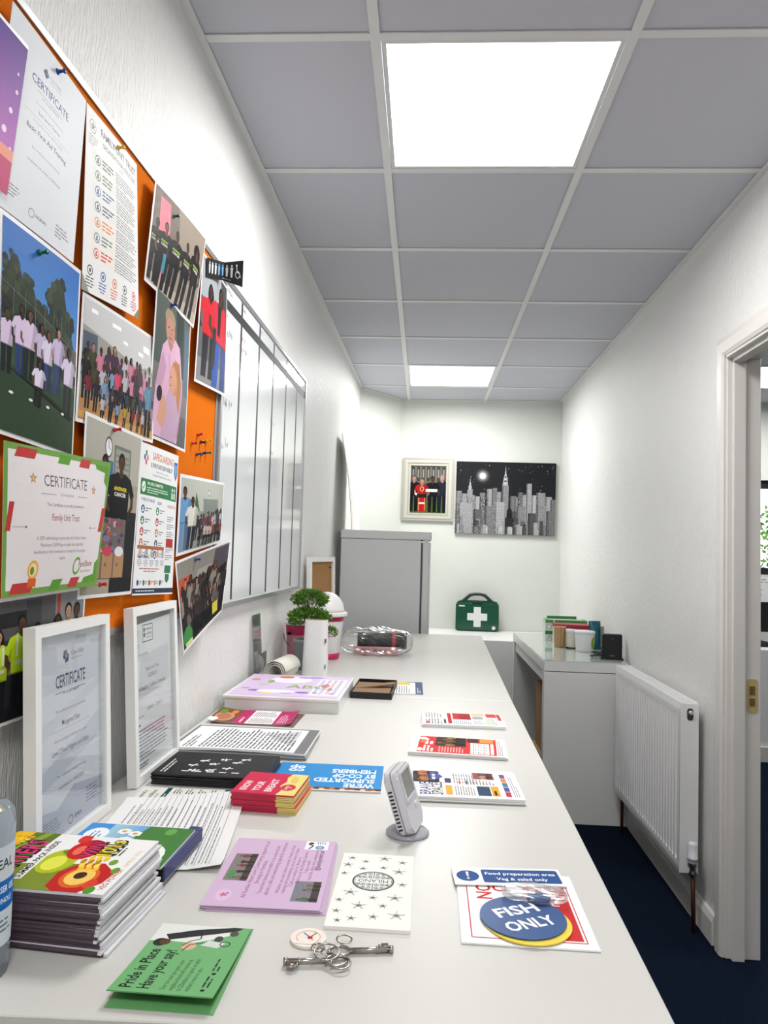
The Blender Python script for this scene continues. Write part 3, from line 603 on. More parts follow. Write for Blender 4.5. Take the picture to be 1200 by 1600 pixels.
k.ell(48, 96, 1.8, 1.8, (.3, .3, .35)); k.rect(18, 95.6, 48, 96.4, (.6, .55, .6)); k.ell(236, 96, 1.8, 1.8, (.3, .3, .35)); k.rect(236, 95.6, 262, 96.4, (.6, .55, .6))
for i, t_ in enumerate(('In 2025 redistributing in partnership with FareShare Greater', 'Manchester 5,240.49 kgs of surplus food, supporting', 'beneficiaries in their community and saving food from going to', 'waste')): k.text(t_, 150, 78-i*10, 5.2, (.42, .36, .42), 'C', fit=None if i == 3 else (150, 130, 160)[i])
k.ell(72, 35, 14, 14, (.93, .68, .28)); k.ell(72, 35, 10, 10, (.95, .86, .68)); k.ell(70, 34, 5, 6, (.4, .6, .25))
for dx in (-7, 0, 7): k.poly(((69+dx, 23), (76+dx, 23), (77+dx, 8), (72+dx, 12), (67+dx, 8)), (.85, .42, .2))
k.ring(205, 36, 14, 4, (.42, .65, .25)); k.poly(((203, 30), (219, 52), (224, 40), (210, 28)), (.905, .885, .89)); k.text('FareShare', 212, 34, 9.5, (.62, .22, .28), 'L', .012, fit=52); k.text('Greater Manchester', 222, 25, 3.6, (.4, .5, .3))
pinned('pinned_certificate', 'landscape certificate with red and green ribbon border naming Family Unit Trust', 'certificate', 297, 210, (-0.732, 1.435), (-0.429, 1.443), (-0.458, 1.236), (-0.715, 1.230), k, bulge=.010, e=(.012, .014, .012, .010))
# high-vis photo
k = Ink(); k.rect(BORD, BORD, 291, 204, (.20, .20, .21)); k.rect(BORD, 140, 291, 204, (.36, .35, .36)); k.rect(200, 120, 291, 204, (.52, .53, .54)); k.rect(BORD, 160, 150, 185, (.16, .16, .17)); k.rect(120, 150, 160, 200, (.28, .28, .3)); k.rect(205, 150, 215, 204, (.66, .28, .22)); k.rect(BORD, BORD, 291, 30, (.14, .14, .15))
for i, (x, y, h) in enumerate(((20, 10, 130), (55, 10, 150), (110, 10, 168), (150, 20, 140), (178, 10, 145), (208, 10, 158), (240, 14, 170), (268, 14, 168))):
    k.person(x, y, h, (.76, .87, .18), SK[(i*2+1) % 5], HR[i % 3], (.12, .13, .18), 1.15, i in (1, 5), None); k.rect(x-16, y+h*.52, x+16, y+h*.56, (.82, .84, .80)); k.rect(x-14, y+h*.60, x-9, y+h*.80, (.88, .9, .86)); k.rect(x+9, y+h*.60, x+14, y+h*.80, (.88, .9, .86))
pinned('pinned_photo', 'photo of people in yellow high-visibility vests behind the framed certificate', 'photo', 297, 210, (-0.756, 1.227), (-0.467, 1.235), (-0.460, 1.052), (-0.742, 1.056), k, bulge=.002, e=(.0, .0, -.006, -.006))
# small indoor group
k = Ink(); k.rect(BORD, BORD, 204, 142, (.57, .59, .57)); k.rect(BORD, 80, 204, 142, (.72, .73, .70)); k.rect(90, 60, 170, 105, (.52, .55, .53)); k.ell(120, 118, 5, 7, (.15, .15, .15)); k.ell(120, 118, 3.6, 5.4, (.9, .9, .9)); k.poly(((50, 80), (62, 118), (74, 80)), (.3, .42, .3))
crowd(k, 60, 200, 22, 58, 11, ((.2, .2, .22), (.6, .2, .2), (.7, .7, .7), (.25, .3, .4), (.8, .35, .25)), 31); crowd(k, 80, 204, 8, 50, 8, ((.16, .16, .18), (.75, .7, .68), (.55, .2, .22)), 32)
k.person(20, 8, 118, (.45, .62, .78), SK[0], HR[0], (.42, .58, .74), 1.4); k.person(48, 8, 100, (.85, .84, .8), SK[1], HR[0], (.2, .2, .3), 1.2)
pinned('pinned_photo', 'small photo of a seated group in a grey room, right of the icon poster', 'photo', 210, 148, (-0.066, 1.464), (0.257, 1.474), (0.252, 1.317), (-0.068, 1.280), k, bulge=.010, e=(.003, .006, .004, .002))
# curled group photo that hangs off the board
k = Ink(); k.rect(BORD, BORD, 291, 204, (.22, .22, .21)); k.poly(((BORD, 204), (291, 204), (291, 165), (BORD, 140)), (.56, .55, .52)); k.rect(BORD, 120, 80, 165, (.74, .36, .24)); k.rect(120, 130, 200, 165, (.64, .63, .60)); k.rect(210, 120, 288, 200, (.34, .32, .36))
crowd(k, 20, 285, 25, 128, 15, ((.12, .12, .13), (.2, .19, .2), (.24, .22, .22), (.55, .53, .5)), 41, ((.1, .1, .11),)); crowd(k, 30, 280, 12, 85, 12, ((.13, .13, .14), (.18, .17, .18), (.4, .38, .37)), 42)
k.ell(40, 28, 34, 22, (.28, .55, .30)); k.rect(215, 20, 250, 50, (.80, .76, .32)); k.rect(20, BORD, 70, 16, (.8, .82, .6))
pinned('pinned_photo', 'curled photo of a dark-clothed group hanging off the lower right board corner', 'photo', 297, 210, (-0.066, 1.269), (0.231, 1.324), (0.206, 1.141), (-0.014, 1.061), k, bulge=-.010, e=(0, .037, .028, .010), n=10)
# folded toilet sign
k = Ink()
for i in range(7):
    x = 18+i*18; c = (.45, .66, .82) if i in (3, 4) else (.93, .93, .93); k.ell(x, 44, 3.0, 3.2, c); k.poly(((x-5, 40), (x+5, 40), (x+4, 26), (x+3, 14), (x-3, 14), (x-4, 26)), c)
k.ring(148, 24, 9, 2.2, (.95, .95, .95)); k.ell(144, 45, 3, 3, (.95, .95, .95)); k.line(144, 42, 146, 28, 2.6, (.95, .95, .95)); k.line(146, 29, 156, 28, 2.6, (.95, .95, .95)); k.line(155, 28, 159, 18, 2.6, (.95, .95, .95)); k.greek(90, 4, 158, 9, 1, (.7, .7, .7), 3, 2)
SA, SB = 100, 168
def signfn(u, v, h):
    a = u/SA
    if u <= SA:
        p = wl(.043+.1*a, 1.949+.029*a+v/56*.048, REF+.006+.012*a*a); n_ = NW
    else:
        a = (u-SA)/(SB-SA); p = wl(.143+.006*a, 1.978+a*(-.014+.021*(v/56))+v/56*.048, REF+.018+.046*a); n_ = Vector((.15, -1, 0)).normalized()
    return p+n_*h
page('toilet_sign', 'folded black strip with white toilet pictograms stuck above the whiteboard corner', 'sign', signfn, SB, 56, mat('sign_black', rgb(26, 26, 28), rough=0.35), cu=(33, 66, 100, 134), thick=.001, ink=k)
# push pins
def pin(y, z, e, col, label, group, tilt=(0, 0)):
    t = bpy.data.objects.new('push_pin', None); t.empty_display_size = .01; C.objects.link(t)
    m_ = wall_frame(y, z, REF+e); t.matrix_world = m_ @ Matrix.Rotation(tilt[0], 4, 'X') @ Matrix.Rotation(tilt[1], 4, 'Y'); tag(t, label, 'push pin', group)
    g = PINS.get('g')
    if not g:
        PINS['g'] = mesh_obj('grip', lathe([(.0042, .0), (.0046, .0012), (.0026, .0030), (.0023, .0085), (.0038, .0105), (.0038, .0115), (.0028, .0125)], 14), None, t, True)
        PINS['g'].data.materials.append(None); PINS['n'] = mesh_obj('needle', lathe([(.0001, -.007), (.0005, -.004), (.0005, 0)], 6), M_steel, t); g = PINS['g']
    else:
        g = share('grip', PINS['g'], t); share('needle', PINS['n'], t)
    g.material_slots[0].link = 'OBJECT'; g.material_slots[0].material = mat('pin_'+col, {'red': rgb(200, 30, 40), 'blue': rgb(34, 66, 150), 'yellow': rgb(228, 190, 40), 'green': rgb(20, 110, 60), 'navy': rgb(30, 34, 70)}[col], rough=.25)
PINS = {}
PG = 'push pins on the orange board'
for y, z, e, c, lb in ((-0.642, 1.990, .004, 'blue', 'blue push pin at the top of the pale certificate'), (-0.437, 1.993, .002, 'yellow', 'yellow push pin at the top of the organisation structure poster'), (-0.669, 1.709, .008, 'green', 'green push pin holding the large grass field photo'),
                       (-0.191, 1.987, .010, 'green', 'green push pin holding the black T-shirt group photo'), (-0.180, 1.803, .010, 'blue', 'blue push pin above the pink shirt photo'), (-0.410, 1.503, .008, 'red', 'red push pin at the top of the food bags photo'),
                       (-0.446, 1.236, .012, 'red', 'red push pin at the bottom left of the food bags photo'), (0.037, 1.273, .010, 'blue', 'blue push pin holding the curled group photo')): pin(y, z, e, c, lb, PG, (-.15, .1))
for i, (y, z, c, lb) in enumerate(((0.077, 1.572, 'red', 'upper red push pin in the spare pin cluster'), (0.038, 1.546, 'red', 'leftmost red push pin in the spare pin cluster'), (0.100, 1.559, 'navy', 'navy push pin just left of the yellow one in the cluster'), (0.143, 1.568, 'yellow', 'yellow push pin in the spare pin cluster'),
                                  (0.074, 1.525, 'blue', 'lowest blue push pin in the spare pin cluster'), (0.145, 1.540, 'green', 'dark green push pin in the spare pin cluster'), (0.110, 1.531, 'navy', 'navy push pin between blue and green ones in the cluster'))):
    pin(y, z, -.010, c, lb, PG, (-.35+.2*(i % 3), .25*(i % 2)))

# ================================================================== the two long desks
DZT = 0.86
def desk(label, pts, legs):
    t = thing('desk', label, 'desk', (0, 0, 0), 0, 'long white desks along the left wall')
    top = prism(pts, DZT-0.025, DZT); bmesh.ops.bevel(top, geom=[e for e in top.edges], offset=0.0012, segments=1, affect='EDGES')
    mesh_obj('desk_top', top, M_desk, t)
    for x, y in legs: mesh_obj('leg', bx(x-.025, y-.025, 0, x+.025, y+.025, DZT-.025, bev=.002), M_white, t)
    mesh_obj('back_panel', prism([(pts[0][0]+.03, pts[0][1]+.1), (pts[0][0]+.048, pts[0][1]+.1), (pts[3][0]+.048, pts[3][1]-.1), (pts[3][0]+.03, pts[3][1]-.1)], .35, DZT-.025), M_white, t)
desk('near white desk with leaflet piles in the foreground', [(xl(-.95)+.012, -.955), (.398, -.925), (.427, .627), (xl(.6)+.012, .597)], ((-.35, -.86), (.33, -.86), (-.33, .53), (.36, .55)))
desk('far white desk beyond the seam with bucket and plant pots', [(xl(.6)+.012, .599), (.427, .629), (.472, 2.375), (xl(2.33)+.012, 2.335)], ((-.33, .69), (.36, .72), (-.3, 2.24), (.40, 2.27)))
def lay(name, label, cat, cx, cy, z, rz, W, H_, ink=None, m=None, thick=.0006, group=None, fn=None, cu=(), cv=(), inkm=None):
    """sheet or leaflet lying flat: centre, top height, turn (degrees) of its reading direction"""
    a = math.radians(rz); c, s_ = math.cos(a), math.sin(a)
    ox = cx-(c*W-s_*H_)/2000; oy = cy-(s_*W+c*H_)/2000
    return page(name, label, cat, fn or flat, W, H_, m or M_paper, cu, cv, thick, ink, group, (ox, oy, z), a, inkm=inkm)
def greenleaf():
    k = Ink(); k.rect(0, 0, 148, 105, (.47, .70, .48)); k.text('Pride in Place', 8, 85, 12.5, (.07, .14, .09), 'L', .02, fit=82); k.text('Have your say!', 8, 67, 12.5, (.07, .14, .09), 'L', .02, fit=82)
    for i, t_ in enumerate(('Over the next ten years, your', 'neighbourhood will receive up', 'to £20million to spend on what', 'matters most to you.')): k.text(t_, 8, 51-i*8, 5.2, (.09, .17, .11), fit=(62, 64, 66, 48)[i])
    k.ell(12, 14, 2.4, 2.4, (.08, .15, .1)); k.greek(18, 9, 46, 18, 2, (.12, .22, .14), 3); k.ell(46, 13, 2.4, 2.4, (.08, .15, .1)); k.greek(52, 9, 84, 18, 2, (.12, .22, .14), 4)
    k.poly(((108, 105), (148, 105), (148, 12), (138, 14), (128, 22), (120, 34), (108, 56), (110, 84)), (.88, .89, .88)); k.poly(((112, 84), (124, 92), (138, 60), (148, 20), (148, 8), (140, 14), (126, 50)), (.18, .19, .19))
    k.ell(106, 92, 9, 8, (.20, .18, .17)); k.ell(107, 87, 7, 6, (.40, .27, .20)); k.ell(101, 58, 9, 8, (.86, .70, .60)); k.path(((100, 66), (112, 60), (118, 50), (130, 52)), 1.4, (.1, .1, .1)); k.path(((90, 62), (104, 58), (112, 40), (118, 26)), 1.4, (.15, .2, .15)); k.ell(120, 30, 7, 5, (.3, .28, .26)); k.ell(134, 16, 6, 5, (.35, .33, .3)); k.poly(((104, 46), (116, 40), (112, 20), (100, 26)), (.82, .84, .82)); k.ring(110, 20, 6, 1.2, (.12, .2, .14))
    return k
lay('leaflet', 'green leaflet lying beneath the other green leaflet at the desk front', 'leaflet', -.0965, -.850, .8612, 89.5, 157, 107, None, mat('green_card', rgb(112, 172, 112), rough=.5), .001, 'green leaflets')
gf = lambda u, v, h: Vector((u/1000, v/1000, h+.0105*(1-u/148)**1.6))
lay('leaflet', 'green leaflet titled Pride in Place lying on top of its pair', 'leaflet', -.0972, -.8505, .8635, 89, 148, 105, greenleaf(), mat('green_card', rgb(112, 172, 112)), .0009, 'green leaflets', gf, ease(8, 148), ())
# lilac A5 sheets
LIL = mat('lilac_paper', rgb(200, 176, 202), rough=.6)
for i, (dx, dy, a) in enumerate(((.006, -.002, 92.4), (.0035, .001, 92.0), (.0015, 0, 91.6))):
    lay('leaflet', ('lowest', 'third', 'second')[i]+' lilac sheet in the small pile under the printed lilac leaflet', 'leaflet', -.047+dx, -.626+dy, .8612+i*.0012, a, 210, 147, None, LIL, .0011, 'lilac sheets')
k = Ink(); k.rect(0, 0, 210, 148, (.82, .72, .83)); PU = (.52, .24, .40)
def minip(k, x0, y0, x1, y1, seed, n=5, bgc=(.55, .52, .50)):
    k.rect(x0, y0, x1, y1, bgc); k.rect(x0, y0, x1, y0+(y1-y0)*.3, (.30, .26, .24)); crowd(k, x0, x1, y0, (y1-y0)*.72, n, ((.55, .25, .3), (.5, .46, .42), (.25, .2, .2), (.35, .5, .3), (.7, .6, .55)), seed)
minip(k, 70, 106, 155, 138, 51, 5); k.ell(88, 130, 14, 5, (.35, .58, .38)); minip(k, 20, 6, 76, 40, 52, 3, (.52, .52, .56)); k.ell(30, 126, 16, 10, (.86, .76, .87)); k.star(30, 126, 7, (.80, .45, .5)); k.ell(34, 122, 3, 2, (.6, .55, .75))
for i, t_ in enumerate(('All Families Need Love: Community support for all', 'Strong in Families', 'You are here because you matter to us, connect & ask', 'about a safe and welcoming space for everyone')): k.text(t_, 24+(0, 40, 12, 10)[i], 98-i*9, 6, PU, fit=(176, 70, 150, 165)[i])
for i, t_ in enumerate(('Whether you need advice, warmth, friends or food', 'training and volunteering, we are here to listen', 'Call us today or drop in', 'Find us at the Family Centre', '7 days a week', 'Food club, advice, skills, wellbeing and more')): k.text(t_, 40+(0, 0, 20, 30, 60, 40)[i], 58-i*7.2, 5, PU, fit=(150, 140, 90, 100, 40, 110)[i])
k.text('@familyunittrust', 110, 14, 7, (.34, .16, .34), 'L', .012, fit=66); k.rect(178, 10, 208, 44, (.94, .94, .96)); k.ell(186, 22, 7, 7, (.35, .62, .86)); k.ell(186, 22, 4, 3, (.85, .75, .3)); k.path(((180, 38), (192, 32), (196, 40)), 2.5, (.15, .15, .16)); k.ell(200, 36, 4, 4, (.2, .2, .2)); k.greek(198, 14, 207, 28, 4, (.4, .4, .45), 3)
lay('leaflet', 'lilac leaflet printed with two small photos and dark purple text', 'leaflet', -.047, -.626, .8652, 91.2, 210, 148, k, LIL, .0008, 'lilac sheets')
# patterned napkin pack
k = Ink(); INKC = (.42, .44, .45)
for x, y, s_ in ((14, 188, 7), (34, 178, 6), (60, 190, 10), (86, 180, 7), (10, 165, 8), (32, 155, 6), (60, 160, 6), (82, 150, 10), (8, 138, 6), (88, 112, 7), (22, 84, 10), (52, 72, 6), (80, 74, 10), (10, 62, 6), (36, 50, 10), (66, 52, 6), (10, 34, 6), (84, 30, 11), (56, 24, 7), (30, 18, 6), (14, 12, 5)):
    for i in range(10): a = PI*i/5+.3; L = s_*(1 if i % 2 == 0 else .45); k.line(x, y, x+L*math.cos(a), y+L*math.sin(a), .7, INKC)
    k.ell(x, y, s_*.16, s_*.16, INKC, 8)
cx, cy = 49, 118
k.ell(cx, cy, 28, 28, (.93, .93, .92), 32); k.ring(cx, cy, 28, 2.2, (.22, .34, .31), 40); k.ring(cx, cy, 25, .9, (.22, .34, .31), 40)
k.rect(cx-24, cy-7, cx+24, cy+7, (.93, .93, .92)); k.text('MILANO', cx, cy+4.6, 9.4, (.18, .28, .26), 'C', .0, fit=40, rot=PI)
for s1 in (-1, 1):
    for s2 in (-1, 1):
        for dx, dy, r_ in ((5, 11.5, 3.6), (13, 11, 3.6), (19, 10.5, 2.4), (5, 19, 3.6), (12.5, 18, 3.0)):
            pts = [(cx+s1*dx+s1*r_*(1-i/16)*math.cos(i*.62), cy+s2*dy+s2*r_*(1-i/16)*math.sin(i*.62)) for i in range(15)]; k.path(pts, .95, (.2, .32, .29))
k.line(cx-22, cy-8.2, cx+22, cy-8.2, .8, (.2, .32, .29)); k.line(cx-22, cy+8.2, cx+22, cy+8.2, .8, (.2, .32, .29)); k.line(cx, cy+9, cx, cy+25, 1, (.2, .32, .29)); k.line(cx, cy-9, cx, cy-25, 1, (.2, .32, .29))
M_nap = mat('napkin', rgb(240, 239, 234), rough=.85, noise=.02)
lay('napkin_pack', 'white starry folded packet with round ornate emblem beside the lilac leaflet', 'napkin', .091, -.659, .8655, -.5, 102, 204, k, M_nap, .0048, None, lambda u, v, h: Vector((u/1000, v/1000, h-.0015*(max(0, 20-v)/20)**2)), (), (5, 10, 20), INKM)
# ---- key ring
kt = thing('key_bunch', 'bunch of metal keys on rings beside a round white tag', 'keys', (.05, -.825, DZT))
def local(x, y, z): return (x-.05, y+.825, z-DZT)
def mort(x0, y0, x1, y1, z, bow):
    a = Vector(local(x0, y0, z)); b = Vector(local(x1, y1, z)); d_ = (b-a).normalized(); s_ = Vector((-d_.y, d_.x, 0)); t = bmesh.new()
    tube([a, b], .0031, 12, t); tube([a-d_*.0004, a+d_*.004], .0040, 12, t); tube([a+(b-a)*.34, a+(b-a)*.38], .0039, 12, t)
    q = a+d_*.008; w_ = bmesh.new(); box(w_, -.004, -.0115, -.0011, .004, 0, .0011); box(w_, .005, -.009, -.0011, .0075, 0, .0011)
    m_ = Matrix(((d_.x, s_.x, 0, q.x), (d_.y, s_.y, 0, q.y), (0, 0, 1, q.z), (0, 0, 0, 1))); merge(t, w_, m_)
    ct = b+d_*.011; tube([ct+d_*.0115*math.cos(i*PI/8)+s_*.010*math.sin(i*PI/8) for i in range(16)], .0019, 8, t, True)
    return mesh_obj('key', t, M_steel, kt, True)
mort(.007, -.842, .052, -.836, .8655, 0); mort(.122, -.803, .074, -.811, .8640, 0)
for cx, cy, cz, r_, tl in ((.051, -.827, .870, .0135, .55), (.068, -.840, .867, .0105, .35), (.067, -.797, .869, .0085, 1.1), (.040, -.815, .868, .007, .9)):
    pts = [Vector((r_*math.cos(i*PI/12), r_*math.sin(i*PI/12)*math.cos(tl), r_*math.sin(i*PI/12)*math.sin(tl)*.35))+Vector(local(cx, cy, cz)) for i in range(24)]
    mesh_obj('split_ring', tube(pts, .0010, 8, None, True), M_steel, kt, True)
for i in range(5):
    a = Vector(local(.036+.006*i, -.812-.004*i, .866)); pts = [a+Vector((.0042*math.cos(j*PI/6), .0026*math.sin(j*PI/6)*(1 if i % 2 else .3), .0026*math.sin(j*PI/6)*(.3 if i % 2 else 1))) for j in range(12)]
    mesh_obj('chain_link', tube(pts, .0007, 6, None, True), M_steel, kt, True)
tagd = mesh_obj('fob', prism(circle(0, 0, .0205, 32), 0, .003), mat('fob_white', rgb(236, 228, 220), rough=.35), kt, loc=local(.025, -.787, .8605))
k = Ink(); k.line(-6, 8, 2, 0, 1.6, (.25, .55, .75)); k.line(8, 10, 2, 0, 1.6, (.35, .65, .35)); k.line(2, 0, 6, -6, 1.6, (.9, .75, .2)); k.ell(2, -1, 3, 3, (.80, .12, .14)); k.ring(0, 0, 14, 1.0, (.92, .72, .6)); k.rect(-15, -15, 15, -9.5, (.925, .895, .865))
k.build(tagd, lambda u, v, h: Vector((u/1000, v/1000, h+.003)), (), ())
# ---- thermostat on its stand
M_dev = mat('device_plastic', rgb(214, 214, 220), rough=.4, noise=.02)
tt = thing('room_thermostat', 'white electronic room thermostat tilted on a round stand on the desk', 'thermostat', (.131, -.457, DZT), math.radians(-12))
mesh_obj('stand', lathe([(.034, 0), (.0345, .003), (.031, .006), (.014, .009), (.009, .014), (.006, .02)], 32), mat('stand_grey', rgb(172, 172, 180), rough=.2), tt, True)
bd = bmesh.new(); prism(rrect(-.038, 0, .038, .097, .011), -.012, .012, bd); bmesh.ops.bevel(bd, geom=[e for e in bd.edges if abs(e.verts[0].co.z-e.verts[1].co.z) < 1e-6], offset=.0035, segments=2, affect='EDGES')
TM = Matrix.Translation((.008, 0, .009)) @ Matrix.Rotation(math.radians(90), 4, 'Z') @ Matrix.Rotation(math.radians(90-19), 4, 'X')
b = mesh_obj('housing', bd, M_dev, tt); b.matrix_local = TM
def dev(name, bm, m): o = mesh_obj(name, bm, m, b); return o
dev('seam', prism(rrect(-.0386, -.0006, .0386, .0976, .0115), -.0008, .0008), mat('device_seam', rgb(150, 150, 156)))
sc_ = bmesh.new()
for r in ((-.030, .046, .030, .050), (-.030, .089, .030, .093), (-.030, .050, -.026, .089), (.026, .050, .030, .089)): box(sc_, r[0], r[1], .0118, r[2], r[3], .0145)
dev('screen_surround', sc_, M_dev); dev('screen', bx(-.026, .050, .0118, .026, .089, .0124), mat('lcd', rgb(150, 152, 146), rough=.15))
for i in range(11): dev('vent_slot', bx(-.0388, .010+i*.0058, -.0100, -.0375, .0124+i*.0058, -.0035), M_black)
dev('button', bx(.006, .028, .0115, .020, .036, .0140, bev=.001), M_dev)
# ---- signs for a food room
M_vinyl = mat('vinyl_white', rgb(243, 243, 244), rough=.35)
k = Ink(); RED = (.80, .20, .20); k.rect(12, 12, 146, 178, (.80, .28, .28)); k.rect(13.4, 13.4, 144.6, 176.6, (.955, .955, .96)); k.poly(((78, 16), (142, 16), (142, 150), (88, 150), (78, 90)), RED); k.text('NO', 44, 108, 20, RED, 'L', .02, rot=PI/2); k.text('OK', 66, 130, 20, RED, 'L', .02, rot=PI/2)
k.text('FOOD', 128, 98, 16, (.95, .95, .95), 'L', .02, rot=PI/2, squash=.9); k.text('RAW', 108, 106, 14, (.95, .95, .95), 'L', .02, rot=PI/2)
lay('sign_sheet', 'white and red food sign sheet at the bottom of the sign pile', 'sign', .279, -.683, .8625, -.5, 157, 188, k, M_vinyl, .002)
k = Ink(); BL = (.16, .34, .58); k.ell(20, 25, 15.5, 16, BL, 28); k.poly(((18, 37), (22, 37), (21, 22), (19, 22)), (.95, .95, .95)); k.ell(20, 17, 2, 2.2, (.95, .95, .95)); k.poly(rrect(40, 6, 146, 45, 3), BL); k.text('Food preparation area', 93, 29, 8.2, (.95, .96, .97), 'C', .018, fit=97); k.text('Veg & salad only', 93, 13, 8.2, (.95, .96, .97), 'C', .018, fit=70)
lay('sign_sheet', 'blue and white strip sign reading Food preparation area', 'sign', .2715, -.607, .8658, 4, 150, 51, k, M_vinyl, .0016)
def disc_sign(name, label, cx, cy, z, r_, m, ink=None, rz=0):
    return page(name, label, 'sign', flat, 2*r_, 2*r_, m, (), (), .0014, ink, None, (cx, cy, z), math.radians(rz), outline=circle(0, 0, r_, 48))
disc_sign('round_sign', 'yellow round sign peeping out beneath the blue FISH ONLY disc', .2815, -.7265, .8652, 52.5, mat('vinyl_yellow', rgb(235, 212, 70), rough=.4))
k = Ink(); k.text('FISH', 0, 6, 21, (.96, .97, .98), 'C', .028, fit=58); k.text('ONLY', 0, -27, 21, (.96, .97, .98), 'C', .028, fit=66)
disc_sign('round_sign', 'blue round sign reading FISH ONLY on the sign pile', .277, -.719, .8672, 52, mat('vinyl_blue', rgb(42, 88, 146), rough=.35), k, 24)
M_bag = clear('plastic_film', (.95, .95, .955), .40, .24)
def film(name, label, cx, cy, z, a, b_, c_, seed, n=20, amp=.3, rz=0, m=None):
    """crumpled closed plastic bag"""
    bm = bmesh.new(); r = random.Random(seed); R_ = []
    ph = [r.uniform(0, 6.3) for _ in range(8)]
    for i in range(n+1):
        t = PI*i/n; ring = []
        for j in range(2*n):
            p = PI*j/n; ca = abs(math.cos(p))**.5*math.copysign(1, math.cos(p)); sa = abs(math.sin(p))**.5*math.copysign(1, math.sin(p))
            q = 1+amp*(.5*math.sin(5*p+ph[0]+3*t)*math.sin(3*t+ph[1])+.35*math.sin(9*p+ph[2])*math.sin(7*t+ph[3])+.25*r.uniform(-1, 1))*.5
            ring.append(bm.verts.new((-a*math.cos(t), b_*max(0.0, math.sin(t))**.6*ca*q, c_*(1+max(0.0, math.sin(t))**.6*sa*q))))
        R_.append(ring)
    for A, B in zip(R_, R_[1:]):
        for j in range(2*n): bm.faces.new((A[j], A[(j+1) % (2*n)], B[(j+1) % (2*n)], B[j]))
    bmesh.ops.remove_doubles(bm, verts=bm.verts[:], dist=1e-5); bmesh.ops.recalc_face_normals(bm, faces=bm.faces[:])
    for v in bm.verts: v.co.z = max(v.co.z, 0.0)
    return tag(mesh_obj(name, bm, m or M_bag, None, False, (cx, cy, z), (0, 0, rz)), label, 'bag')
film('plastic_pouch', 'small clear plastic pouch around the blue tokens on the signs', .298, -.670, .8676, .042, .019, .006, 3, 12, .6, -.12)
disc_sign('token', 'small blue token lying inside the clear pouch', .303, -.673, .8712, 15, mat('vinyl_blue', rgb(42, 88, 146)))
